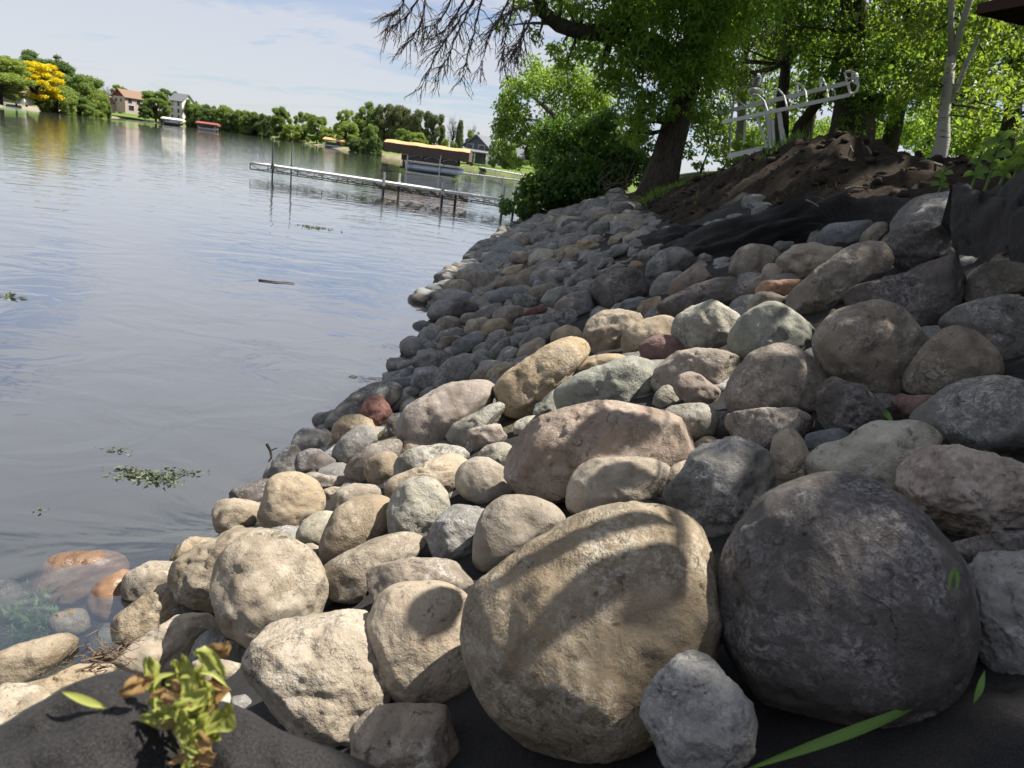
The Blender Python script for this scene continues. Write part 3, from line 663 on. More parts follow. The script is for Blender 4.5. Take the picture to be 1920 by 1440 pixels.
sh = P2(502, 330, 19)
q = MB(); q.tube([sh+UP*.20, sh+UP*.12, sh+UP*.02, sh-UP*.04], [.06, .10, .11, .13], 14); q.build('housing', simple('lamp housing', (.2, .2, .2), .5), lamp, True)
q = MB(); q.tube([sh-UP*.05, sh-UP*.11, sh-UP*.19, sh-UP*.24], [.15, .16, .13, .05], 16); q.build('globe', simple('pale lamp globe', (.62, .66, .58), .12, .8), lamp, True)

# canvas corner hanging into the top right of the view
uc = at(1834, 7, 9.6); gzz = gz(uc[0]+2.6, uc[1]-.3)
um = thing('patio_umbrella', (uc[0]+1.5, uc[1]+.1, gz(uc[0]+1.5, uc[1]+.1)), 'dark brown canvas canopy corner overhanging the top right corner', 'umbrella')
q = MB(); cen = uc+np.array([1.5, .1, .55]); ring = []
for k in range(4): 
    a_ = math.pi/4+k*math.pi/2+.15; ring.append(cen+np.array([2.1*math.cos(a_), 2.1*math.sin(a_), -.55]))
off = uc-min(ring, key=lambda r: np.linalg.norm(r-uc)); ring = [r+off for r in ring]; cen = cen+off
n = 10; vv = [cen]; ff = []
edge = [ring[k]*(1-t_)+ring[(k+1) % 4]*t_-UP*.05*math.sin(math.pi*t_) for k in range(4) for t_ in np.arange(n)/n]
q.add([cen]+edge+[e-UP*.10 for e in edge], [(0, 1+k, 1+(k+1) % (4*n)) for k in range(4*n)]+[(1+k, 1+4*n+k, 1+4*n+(k+1) % (4*n), 1+(k+1) % (4*n)) for k in range(4*n)])
q.build('canopy', UMB, um)
q = MB(); q.tube([(cen[0], cen[1], gz(cen[0], cen[1])-.1), cen+UP*.1], .03, 8); q.build('pole', STEEL, um)
# ------------------------------------------------------------------ the boulders of the shore
# zone | stone | ruggedness | label or blank | short name when others are described by it | outline | depth shift
ZN = {'1': (0, 960, 3), '2': (380, 760, 3), '3': (640, 960, 3), '4': (1280, 960, 3), '5': (900, 560, 3), '6': (1380, 560, 3.5556),
      '7': (560, 400, 3.4286), '8': (1080, 330, 3.4286), '9': (1480, 250, 4.3636), 'A': (900, 360, 4.5714)}
ROCKS = """
1|orange|.15|large smooth orange boulder lying just under the water|sunken orange boulder|180,470 200,540 330,560 520,480 640,400 720,310 700,260 590,225 430,235 310,250 250,310 200,400|w.11
1|grey|.3|grey stone sunk in weedy water at the left frame edge||-60,380 90,390 120,440 80,520 -60,520|w.08
1|buff|.3|small yellowish stone half sunk below the orange boulder||290,580 400,545 480,555 505,640 470,690 330,700 270,640|w.05
1|green|.4|murky grey stone under shallow water beside the long pointed slab||500,680 560,630 680,640 700,760 620,840 490,840|w.12
1|buff|.35|long pointed tan slab poking into the water at lower left|long pointed slab|-60,800 150,740 330,695 410,695 435,720 390,790 240,910 100,990 -60,1010|w.0
1|orange|.3|rounded reddish tan stone wet at its foot by the water|wet reddish stone|500,470 560,400 700,325 760,320 720,480 700,560 610,620 520,595 495,530|
1|tan|.3|||695,400 720,350 850,285 920,285 1010,300 1030,420 900,520 780,540 700,520|
1|tan|.35|||630,640 680,570 870,430 990,390 1060,450 1060,520 930,640 740,750 650,720|
1|tan|.8|blocky tan boulder with pitted overhanging front face|blocky pitted boulder|975,290 1050,240 1230,160 1330,80 1420,70 1530,110 1560,300 1400,500 1200,545 1000,490 975,400|
1|tan|.5|||945,280 1000,200 1080,140 1200,140 1200,260 1000,310|
1|tan|.45|big round pale tan boulder with rough chipped lower face|round pale boulder|1205,430 1240,280 1300,200 1400,140 1520,120 1650,170 1760,260 1820,400 1825,500 1790,590 1600,700 1420,785 1320,720 1250,600 1205,500|-.10
1|buff|.6|sharp peaked tan stone with its right face in shadow|sharp peaked stone|630,870 740,760 900,650 1060,555 1085,590 1210,570 1200,700 1100,830 950,930 760,940 640,910|
1|grey|.6|||1060,850 1120,720 1240,630 1330,720 1420,790 1400,870 1250,930 1100,900|
1|tan|.5|||1080,840 1180,810 1380,870 1340,960 1290,1010 1130,960|
1|tan|.4|massive smooth tan boulder with a wrinkled top and shadowed right side|massive tan boulder|1390,900 1430,780 1550,650 1700,620 1900,590 2090,580 2170,640 2200,760 2230,1000 2150,1200 1950,1350 1800,1320 1500,1190 1430,1050|
1|tan|.5|||60,990 250,950 430,870 640,860 730,920 500,1020 300,1120 100,1120|
1|tan|.4|pale crusted boulder behind the black fabric at lower left||-80,1000 60,975 200,990 380,1000 360,1100 200,1240 0,1340 -100,1310|
1|grey|.3|||1300,1040 1380,1030 1440,1090 1420,1150 1310,1140|
1|pale|.3|||1205,1035 1290,1015 1315,1110 1240,1130|
2|grey|.3|||7#175,1340 230,1270 340,1170 480,1100 580,1090 660,1120 640,1200 480,1300 300,1390 210,1415|
7|red|.7|angular maroon stone among grey ones at the water's edge|angular maroon stone|385,1300 430,1200 500,1165 560,1220 600,1290 570,1360 480,1390 400,1350|
2|tan|.4|||730,180 745,110 800,60 880,55 960,90 985,150 970,210 850,210 760,215|
2|grey|.25|||735,250 790,180 880,110 950,130 985,200 900,270 800,340 740,310|
2|brown|.6|||740,390 830,320 920,240 1080,185 1120,210 1110,270 1000,390 900,440 780,410|
2|pink|.3|||1105,270 1120,190 1190,165 1280,185 1320,230 1250,290 1140,300|
2|buff|.35|||910,380 940,310 1020,265 1090,280 1110,320 1070,430 1020,490 950,445|
2|pale|.4|||1070,390 1110,290 1200,240 1340,228 1450,245 1535,290 1450,350 1250,400 1090,420|
2|buff|.4|||1020,500 1060,410 1180,370 1300,310 1430,265 1500,270 1540,310 1460,430 1390,500 1200,540 1050,540|
2|pale|.25|smooth greenish grey box shaped stone in full sun|box shaped grey stone|1045,750 1050,600 1080,490 1160,430 1260,410 1320,440 1410,570 1310,690 1290,790 1160,790|
2|buff|.1|smooth tan egg shaped stone with a shadow on its right side|egg shaped stone|1430,430 1450,350 1530,300 1600,295 1690,350 1780,460 1770,520 1600,565 1500,525 1440,480|
2|pale|.4|||1540,290 1600,230 1680,210 1740,230 1730,380 1600,320|
2|pink|.8|||1480,200 1500,140 1660,100 1690,130 1740,210 1640,230 1560,290 1490,250|
2|pale|.8|||1365,150 1400,110 1530,50 1600,0 1680,-10 1700,80 1650,130 1500,190 1460,250 1380,200|
7|pink|.3|broad smooth pinkish boulder with a shadowed left flank|broad pinkish boulder|650,1440 670,1310 720,1240 800,1170 950,1110 1180,1085 1270,1110 1250,1210 1120,1350 1000,1460 930,1500 750,1500|
2|grey|.5|||370,405 400,310 470,240 520,225 550,260 530,360 500,410|
2|dark|.4|||505,380 540,280 590,250 660,255 740,310 780,345 720,400 560,405|
2|brown|.5|||540,380 590,365 690,395 850,405 905,440 750,480 640,460|
2|dark|.35|||120,520 160,480 300,430 380,410 370,490 340,560 200,550|
2|tan|.5|||55,600 80,545 180,530 345,545 330,670 180,710 100,740 60,680|
2|buff|.2|tall rounded tan boulder near the water left of the sunlit pile|tall rounded boulder|315,650 345,530 380,420 450,390 540,385 620,420 685,520 660,620 560,670 440,725 350,700|
2|tan|.4|||670,570 720,510 800,460 880,435 950,445 1025,490 1010,540 860,570 760,610|
2|tan|.4|||650,490 720,460 810,465 720,540|
2|pale|.25|||515,740 560,660 640,605 720,600 765,630 700,750 640,800 560,780|
2|buff|.15|smooth orange tan dome shaped boulder in full sun|orange tan dome|665,800 700,700 760,590 850,530 960,515 1065,540 1050,700 970,790 840,850 720,890 670,860|
2|tan|.5|||555,790 610,775 660,800 645,860 570,840|
2|buff|.4|||610,870 690,865 715,890 650,950|
2|tan|.3|long smooth tan stone lying aslant with a shadowed underside|long aslant stone|655,960 690,910 800,840 950,760 1100,730 1210,730 1250,790 1260,860 1100,880 940,970 910,1085 800,1115 690,1110 670,1020|
2|brown|.55|flat topped brown stone lying between the aslant stone and round ones|flat topped brown stone|915,1000 960,910 1080,870 1300,865 1400,880 1525,960 1500,1060 1300,1060 1100,1090 950,1125 915,1060|
2|grey|.45|||1280,780 1300,680 1380,590 1500,540 1600,560 1620,600 1570,690 1540,870 1420,900 1320,860|
2|buff|.15|upright tan stone crossed by a diagonal shadow stripe beside the biggest boulder|striped upright stone|1535,880 1550,700 1600,590 1680,525 1800,520 1920,550 2020,620 2050,700 1900,780 1700,870 1560,960|
3|tan|.12|biggest boulder of all, grey tan and crossed by curved leaf shadows|biggest boulder|665,740 670,600 720,450 800,330 950,230 1130,150 1330,30 1500,-40 1700,-60 1870,-40 1960,20 2060,150 2150,330 2170,600 2130,800 1990,1020 1850,1210 1700,1310 1500,1390 1250,1400 1100,1350 900,1240 760,1080 690,900|
3|buff|.12|smooth round tan boulder with sharp shadow edge left of the biggest boulder|smooth round boulder|170,680 190,560 240,480 330,430 450,420 600,430 700,490 750,650 760,900 770,1050 600,1095 350,1085 250,1000 190,850|
3|brown|.45|brown boulder with a sunlit knob at the bottom frame edge|brown knobbed boulder|45,1300 90,1200 200,1120 320,1095 500,1100 640,1130 655,1300 610,1450 450,1530 150,1510 50,1410|
3|tan|.3|||40,1400 150,1375 260,1405 310,1450 200,1510 60,1490|
4|grey|.95|angular grey block with sharp ridges in front of the biggest boulder|angular ridged block|-210,1150 -180,1020 -60,870 40,800 110,795 250,960 360,1090 435,1230 400,1340 320,1450 200,1520 0,1480 -100,1410 -130,1290|-.16
4|dark|.10|huge dark purplish brown boulder flecked with white crust in shade|huge dark boulder|265,640 275,350 320,150 420,40 560,-60 700,-130 900,-160 1100,-90 1300,30 1440,200 1540,320 1590,620 1570,800 1480,1000 1380,1110 1200,1175 1060,1185 850,1100 700,1040 500,1030 350,910 290,780|
4|grey|.6|pale grey crusted boulder at the right edge below the pinkish one|pale crusted boulder|1550,480 1580,320 1640,250 1740,240 1900,250 2050,260 2140,700 2080,1020 1900,1085 1790,1010 1720,870 1630,760 1560,600|
4|dark|.4|||1460,200 1650,150 1850,115 2040,110 2080,270 1800,300 1560,300 1520,260|
6|pink|.75|rugged pinkish grey boulder with whitish veins at the right edge|rugged pinkish boulder|1110,1180 1160,1070 1230,1000 1400,1005 1700,1015 1920,1050 2080,1080 2090,1400 1900,1570 1650,1610 1400,1590 1200,1490 1130,1360|
6|pale|.4|pale greenish grey boulder with dark specks behind the huge dark one|pale specked boulder|480,1060 560,990 760,950 860,860 960,830 1060,850 1220,840 1300,880 1410,990 1230,1050 1190,1120 1140,1230 1150,1420 1000,1370 800,1260 600,1250 510,1220|
6|grey|.2|big smooth grey boulder in shade on the right frame edge|big smooth grey boulder|1110,830 1250,740 1400,620 1550,555 1680,535 1850,555 2040,600 2090,900 1950,1060 1700,1050 1450,1040 1390,1000 1310,890 1200,850|
6|red|.8|small brick red angular stone wedged under a brown triangular boulder|brick red stone|1040,670 1100,635 1180,655 1370,640 1310,710 1190,810 1110,840 1060,810|
6|brown|.3|brown triangular boulder in shade above the brick red stone|brown triangular boulder|1130,530 1160,460 1270,320 1400,215 1470,200 1560,220 1700,330 1790,470 1780,530 1600,560 1450,620 1380,650 1180,645 1140,590|
6|brown|.3|large egg shaped brown grey boulder left of the triangular one|large egg boulder|535,290 560,240 620,160 720,90 850,45 980,45 1100,90 1200,190 1280,300 1200,430 1140,530 1150,650 1060,710 900,680 750,610 650,550 580,460 540,350|
6|grey|.6|||1350,200 1400,110 1560,40 1750,0 1920,-40 2080,-60 2090,420 1920,465 1780,460 1690,340 1560,250 1470,230 1370,240|
9|dark|.6|broad dark slate boulder with a sharp ridge in shade at right|dark slate boulder|385,1440 430,1360 560,1250 760,1210 920,1170 1080,1100 1240,1060 1330,1000 1420,965 1500,980 1560,1080 1480,1170 1390,1290 1350,1420 1310,1560 1200,1660 700,1580 500,1520|
9|brown|.35|||1340,1330 1400,1230 1500,1120 1680,1050 1850,1035 2050,1040 2090,1260 1900,1330 1700,1370 1500,1430 1400,1460 1345,1420|
9|grey|.35|tall banded grey boulder topping the pile against the black fabric|banded top boulder|780,800 820,690 930,600 1000,520 1100,465 1200,465 1350,480 1480,530 1570,640 1700,780 1800,930 1800,1060 1600,1120 1450,1060 1200,1050 900,980 780,880|.55
9|dark|.45|lichen spotted dark grey boulder just below the banded top boulder|lichen spotted boulder|760,890 860,810 960,770 1060,735 1180,740 1300,790 1400,860 1460,960 1420,1010 1260,1080 1070,1140 900,1170 860,1020 800,950|
9|brown|.4|long brown boulder leaning up to the right beneath the lichen spotted one|long leaning boulder|-20,1340 100,1250 220,1130 400,1000 560,920 720,885 800,930 855,1010 810,1100 670,1220 510,1310 400,1420 200,1510 0,1510 -80,1430|
9|brown|.3|||570,920 600,830 680,750 800,705 800,800 820,890 720,910 600,960|
9|blue|.4|blue grey flat topped stone in front of the folded black fabric|flat blue stone|250,880 260,810 340,750 600,725 740,710 780,740 690,770 600,860 580,940 420,960 300,950|
8|buff|.6|flat tan slab striped by shadow below the flat blue stone|flat tan slab|1295,560 1310,500 1420,450 1540,432 1600,460 1750,470 1710,530 1570,620 1490,680 1380,665 1310,620|
8|grey|.4|||1250,450 1310,420 1400,425 1425,475 1330,500|
8|brown|.25|smooth rounded brown boulder left of the flat tan slab|rounded brown boulder|990,590 1010,530 1060,470 1130,445 1220,455 1310,495 1300,570 1210,620 1120,690 1010,660|
8|pink|.5|||1100,760 1110,690 1190,640 1210,580 1260,565 1340,620 1365,670 1220,700 1160,780 1110,815|
8|orange|.4|smooth orange slab tucked beneath the flat tan slab|smooth orange slab|1140,760 1200,680 1330,672 1485,668 1440,730 1360,780 1270,750 1150,810|
8|tan|.7|||1050,880 1090,840 1170,750 1260,728 1350,770 1340,850 1180,870 1120,900 1060,925|
8|green|.45|greenish grey boulder with a diagonal shadow and a rusty spot|greenish boulder|990,1050 1010,990 1090,900 1200,830 1290,825 1420,900 1510,980 1555,1060 1550,1160 1500,1210 1300,1140 1100,1205 1010,1140|
8|pale|.4|sunlit pale boulder with pitted right side above the arch backed stone|pitted pale boulder|625,1000 650,920 760,830 860,790 950,810 1020,870 1045,940 1035,1010 970,1100 900,1120 740,1130 660,1060|
8|buff|.3|||300,1060 320,1000 440,930 560,900 645,925 640,1040 570,1050 460,1080 430,1170 340,1170 305,1115|
8|tan|.55|rough tan boulder in sun left of the maroon stone|rough tan boulder|60,1010 90,930 170,880 270,853 380,890 490,905 340,1010 315,1080 320,1150 220,1160 110,1175 70,1090|
8|red|.4|dark maroon stone with one bright sun spot in the middle of the pile|maroon stone|400,1120 420,1070 520,1030 610,1030 720,1110 725,1140 630,1180 545,1230 500,1180 420,1170|
8|brown|.6|arch backed brown boulder over an orange wedge|arch backed boulder|490,1380 520,1260 560,1190 650,1140 780,1120 900,1120 1050,1170 1095,1210 1030,1300 940,1370 800,1330 640,1380 500,1450|
5|pink|.7|orange pink wedge shaped stone leaning on the arch backed boulder|orange wedge|1085,470 1110,430 1180,405 1240,440 1350,520 1380,580 1335,620 1180,600 1100,530|-.06
8|brown|.3|round brown grey boulder with a sunlit crown left of the egg boulder|sun crowned boulder|980,1410 1000,1320 1060,1230 1160,1140 1290,1098 1400,1115 1510,1190 1570,1260 1600,1400 1550,1530 1200,1550 1020,1540 985,1480|
6|dark|.85|jagged dark stone with a stubby horn at the foot of the egg boulder|horned dark stone|550,760 560,640 555,540 580,500 650,500 665,540 720,560 850,590 960,700 1040,830 890,880 700,885 600,870|-.08
6|brown|.35|||-50,790 0,745 250,740 380,740 480,790 570,860 470,930 350,930 200,1000 140,1010 0,910 -50,860|
6|tan|.6|upright narrow brown stone standing right of the split angular boulder|upright narrow stone|205,1280 230,1100 250,950 330,870 400,862 440,900 460,1000 500,1100 510,1210 440,1280 300,1370 220,1400|-.08
6|blue|.6|||460,1030 480,900 650,870 830,880 720,980 500,1040|
5|grey|.85|split angular dark boulder with bright sunlit edges behind the biggest boulder|split angular boulder|1065,1080 1140,990 1220,870 1310,815 1350,820 1440,780 1500,800 1600,870 1630,950 1620,1200 1510,1320 1400,1400 1300,1350 1180,1220 1080,1140|-.05
5|pale|.3|half round grey stone with a flat sunlit top|half round stone|1040,680 1045,620 1170,595 1270,600 1325,640 1330,700 1295,780 1200,800 1100,760|-.06
5|pale|.3|||970,610 985,540 1040,485 1080,500 1110,560 1160,590 1060,630 1040,660 1000,640|
5|green|.35|long greenish grey stone lying aslant over the broad shadow striped boulder|long greenish stone|420,580 430,510 560,430 750,360 900,322 970,350 985,420 955,520 885,600 700,600 550,620 440,660|
5|green|.8|||305,650 310,590 420,510 435,560 445,670 380,690 320,735|
5|buff|.4|||485,440 500,380 560,340 700,315 850,320 870,350 600,440 500,470|
5|tan|.4|big sunlit tan boulder with a rough darker front left of the greenish stone|big sunlit tan boulder|80,560 100,480 180,400 350,290 500,215 560,225 610,290 635,340 510,380 490,460 410,540 315,620 300,660 180,710 110,630|
5|buff|.3|||30,450 60,400 140,360 215,365 140,450 80,490|
5|pink|.4|broad pinkish boulder banded by curved shadows in the middle of the sunlit pile|shadow banded boulder|135,870 150,820 300,720 480,630 640,600 780,600 900,630 1040,660 1150,720 1200,800 1180,890 1090,960 900,930 700,930 570,1000 520,1130 510,1220 350,1160 240,1070 160,970|
5|tan|.2|rounded tan boulder under the shadow banded one with one arc of shadow|arc shadowed boulder|505,1210 510,1080 540,980 620,920 760,905 920,910 1060,940 1090,960 1010,1050 930,1160 750,1180 560,1230|
5|tan|.5|||920,1130 980,1040 1080,950 1190,890 1225,900 1140,1010 1080,1120 1000,1170|
5|tan|.8|||1165,890 1190,830 1250,780 1310,770 1365,790 1310,830 1220,890|
5|dark|.4|||1290,780 1330,640 1415,640 1410,780 1350,800|
5|pale|.6|||185,760 200,700 250,670 310,660 325,720 270,780 195,800|
7|blue|.3|small lone stone standing in the water left of the bank|lone water stone|310,1060 340,1040 380,1050 378,1092 330,1088|w.02
7|red|.3|purple brown stone standing in the water away from the bank|purple water stone|650,880 720,865 770,900 745,948 670,935|w.02
7|dark|.2|wet black round stone at the waterline|wet black stone|560,1030 600,985 655,1000 655,1055 570,1065|w.04
7|blue|.2|||650,1040 670,1000 740,990 745,1060 670,1070|
7|grey|.6|||730,960 760,910 900,885 980,890 985,940 900,1000 740,1010|
7|grey|.4|||720,1060 750,1000 880,985 925,1010 880,1110 800,1150 730,1120|
7|grey|.3|large round grey stone in shade above the broad pinkish boulder|round shaded stone|870,1090 890,1010 960,940 1050,930 1120,970 1135,1040 1080,1100 880,1150|
7|blue|.3|||490,1100 560,1070 640,1055 735,1060 740,1120 660,1150|
7|grey|.3|||690,1150 740,1120 785,1140 745,1190 690,1190|
7|pale|.3|||500,1165 560,1140 660,1140 715,1190 690,1250 600,1300 540,1230|
7|grey|.5|||650,1240 700,1200 790,1200 730,1260 660,1300|
7|dark|.3|||565,1350 600,1310 665,1320 655,1430 585,1440|
7|brown|.3|||1085,1090 1130,1020 1200,980 1285,970 1250,1040 1200,1090|
7|buff|.25|||1205,1080 1220,1010 1300,965 1405,970 1370,1020 1290,1090 1230,1100|
7|grey|.6|||1030,920 1150,900 1210,930 1245,960 1190,1010 1130,1000 1060,950|
7|blue|.15|smooth blue grey rounded slab at the water's edge|smooth blue slab|980,900 1000,820 1100,780 1195,780 1190,840 1100,890 1000,940|
7|blue|.3|||800,850 840,825 895,850 875,895 830,895|
7|grey|.3|||865,820 920,760 1010,735 1070,750 1065,800 960,800 900,840|
7|brown|.4|||890,860 920,800 1000,785 1055,800 990,870 900,880|
7|blue|.15|pair of rounded stones at the waterline, the wet left one|wet rounded stone|720,780 740,710 800,690 865,720 875,790 800,830 740,820|w.06
7|brown|.2|||860,750 890,690 960,660 1030,680 1045,740 960,785 880,800|
7|green|.8|dark green angular stone jutting into the water|dark green stone|795,655 900,588 930,630 915,685 850,680|w.08
7|dark|.5|||940,640 980,580 1090,565 1155,590 1175,630 1100,665 950,675|
7|brown|.3|||1035,685 1060,645 1130,640 1165,680 1070,730|
7|buff|.2|||1070,740 1090,690 1190,670 1235,700 1190,780 1080,790|
7|buff|.35|||1180,740 1220,690 1290,672 1355,710 1355,760 1240,790 1190,780|
7|grey|.4|||1120,655 1200,600 1290,575 1335,610 1250,690 1150,685|
7|brown|.35|||1240,665 1270,620 1360,590 1435,600 1445,650 1400,710 1300,700|
7|grey|.5|||1190,850 1210,790 1280,750 1340,740 1355,800 1290,880 1230,890|
7|grey|.5|||1220,945 1230,880 1310,800 1355,790 1360,860 1290,970 1240,980|
7|blue|.5|||1340,835 1370,790 1430,800 1425,860 1370,880|
7|grey|.4|||1300,955 1330,890 1400,860 1440,880 1380,960|
7|tan|.4|||1400,925 1440,850 1540,800 1595,830 1580,900 1450,950|
7|grey|.3|||1355,790 1380,740 1460,720 1505,750 1430,800|
7|grey|.5|||1430,805 1500,740 1640,700 1675,740 1630,810 1580,850 1450,860|
7|buff|.1|smooth domed tan stone peeping over the big sunlit tan boulder|domed tan stone|1620,840 1640,760 1720,720 1790,740 1840,800 1790,850|
7|grey|.5|||1530,705 1600,640 1750,615 1805,650 1795,710 1680,740 1560,740|
7|grey|.3|||1380,725 1400,680 1500,655 1575,680 1480,730|
7|red|.4|||1430,665 1480,610 1580,590 1605,620 1520,665|
7|brown|.5|||1640,625 1680,560 1800,510 1900,510 1935,600 1880,660 1800,660 1700,650|
7|green|.4|||1550,575 1600,500 1700,470 1735,500 1690,590 1600,630|
7|grey|.5|||1690,545 1740,480 1860,450 1895,500 1800,550|
7|grey|.5|||1345,565 1390,515 1480,530 1555,560 1545,615 1440,610|
7|tan|.4|||1460,525 1500,480 1600,450 1665,470 1590,550 1480,555|
7|blue|.15|||1215,555 1250,500 1330,475 1440,490 1445,540 1350,560 1260,590|
7|blue|.25|||1020,565 1040,520 1090,510 1170,540 1195,575 1080,580|
7|grey|.4|||1090,515 1140,480 1250,470 1255,530 1180,570|
7|brown|.5|||1065,485 1100,445 1150,450 1175,470 1120,505|w.06
7|pink|.4|||1210,470 1280,420 1400,395 1425,445 1350,490 1250,500|
7|grey|.6|||1400,455 1420,380 1460,355 1505,375 1485,460|
7|blue|.6|||1490,490 1530,410 1560,440 1605,440 1550,500|
7|dark|.3|small black stone alone in the water beyond the dark green stone||1122,387 1150,374 1170,390 1150,402|w.0
7|dark|.5|dark flat stone at the waterline nearest the reflected bush||1200,345 1250,328 1290,350 1250,368|w.0
7|dark|.5|long dark wet stone at the waterline below the lone black one||1160,440 1210,415 1290,408 1245,445|w.0
7|buff|.3|||1290,405 1330,350 1440,325 1455,365 1390,410|
A|grey|.3|||970,770 990,690 1050,665 1105,680 1030,750|
A|dark|.45|dark furrowed round boulder with a faint sun patch in the shaded slope|dark furrowed boulder|975,830 1000,750 1100,690 1220,655 1340,670 1430,740 1475,820 1445,900 1310,920 1200,970 1070,1030 1000,940|
A|grey|.4|domed grey boulder half way up the shaded slope|domed grey boulder|1410,710 1440,610 1530,530 1640,478 1760,500 1850,570 1850,630 1660,690 1600,720 1480,760|
A|grey|.3|||1450,890 1490,770 1560,710 1700,680 1780,670 1720,780 1640,910 1550,930|
A|pink|.6|pink angular boulder beside the domed grey one|pink angular boulder|1600,840 1660,750 1770,680 1820,640 1900,600 1960,640 2010,770 1850,820 1700,900 1640,920|
A|pink|.3|||1845,600 1870,550 1920,525 2010,560 2020,600 1900,620|
8|dark|.45|long dark grey boulder speckled white above the pitted pale one|long speckled boulder|525,850 560,800 650,770 760,710 880,670 1000,655 1100,700 1105,810 960,840 860,810 760,860 640,930 540,910|
8|blue|.3|||280,850 310,800 400,780 475,790 400,870 300,880|
8|tan|.5|||385,875 420,810 520,775 570,790 525,860 510,910 420,915|
8|brown|.4|||1620,900 1650,850 1720,900 1700,960 1640,950|
A|grey|.5|||630,1010 680,920 800,870 960,840 1005,930 1060,1030 860,1070 700,1030|
A|grey|.5|peaked grey stone with a sunlit tip high on the far slope|peaked grey stone|740,770 830,680 940,605 1005,650 990,750 860,800 760,810|
A|grey|.5|||845,790 900,760 995,755 970,840 700,930 690,890|
A|grey|.3|||1000,665 1040,590 1110,555 1165,590 1110,650|
A|tan|.4|||1095,655 1180,610 1275,640 1200,680|
A|tan|.6|||1265,655 1300,580 1360,590 1425,640 1400,690|
A|brown|.4|||1345,575 1390,530 1455,540 1475,580 1400,610|
A|grey|.2|||915,630 960,550 1100,500 1200,450 1295,450 1260,540 1100,570 1000,620|
A|tan|.4|||815,485 840,420 900,405 955,430 955,485 860,535|
A|pale|.5|||925,440 980,370 1040,370 1075,410 1010,470|
A|grey|.4|||600,710 700,670 815,670 800,750 680,760|
A|grey|.4|||445,700 540,660 615,670 570,740 460,730|
A|grey|.6|||315,770 340,690 390,655 455,670 430,750 360,800|
A|tan|.3|||225,700 280,630 385,620 370,670 250,720|
A|buff|.6|thin pale slab tilted on the far slope|tilted thin slab|595,645 720,475 755,485 690,600 630,650|
A|brown|.4|||235,580 290,510 390,520 435,560 405,630 300,620|
A|buff|.3|||425,610 470,570 515,590 450,640|
A|grey|.3|||375,660 470,625 585,630 605,655 470,680|
A|grey|.4|||375,520 420,470 500,450 535,470 450,540|
A|grey|.4|||545,410 580,355 680,340 705,370 620,430|
A|grey|.5|||795,360 880,270 1000,200 1035,220 960,310 870,360|
A|green|.5|broad grey green boulder near the top of the far slope|grey green boulder|895,400 930,310 1010,250 1090,245 1135,290 1060,360 960,390|
A|grey|.4|||1035,200 1070,140 1130,120 1155,160 1100,210|
A|brown|.4|||1080,640 1120,600 1150,640 1110,665|
A|grey|.5|||1240,640 1260,580 1310,560 1300,620|
A|grey|.5|||1260,540 1290,490 1370,480 1360,540 1300,570|
A|blue|.5|||1300,470 1340,380 1400,360 1390,420 1340,480|
A|pale|.4|||1660,410 1720,350 1800,325 1870,335 1780,380 1690,420|
A|pale|.4|||1525,450 1560,400 1620,385 1640,420 1580,455|
A|grey|.5|||1700,480 1720,435 1830,440 1850,530 1760,510|
A|pink|.5|||1420,520 1450,470 1560,440 1590,470 1500,530|
A|tan|.4|||1170,330 1230,310 1330,330 1310,350 1200,350|
"""
def poly_world(zone, pts, lift=.45, water=None, shift=0.0):
    if '#' in pts: zone, pts = pts.split('#')
    ox, oy, s = ZN[zone]
    q = np.array([[float(c) for c in w.split(',')] for w in pts.split()])/s+(ox, oy)
    x, y = q[:, 0], q[:, 1]; x1, y1 = np.roll(x, -1), np.roll(y, -1); cr = x*y1-x1*y; A = cr.sum()/2
    cx, cy = ((x+x1)*cr).sum()/(6*A), ((y+y1)*cr).sum()/(6*A); A = abs(A)
    rpx = math.sqrt(A/math.pi)
    if water is not None:
        c = atz(cx, cy, 0.0); r = rpx*((c-CC)@fwd)/F; c = atz(cx, cy, 0.0); c = c+ray(cx, cy)*(water/abs(ray(cx, cy)[2]))
    else:
        r = .15
        for _ in range(3):
            c = hit(cx, cy, lift*r)
            r = rpx*((c-CC)@fwd)/F
        c = c+ray(cx, cy)*shift*1.0
    return q, (cx, cy), rpx, c, rpx*((c-CC)@fwd)/F
RINFO = []
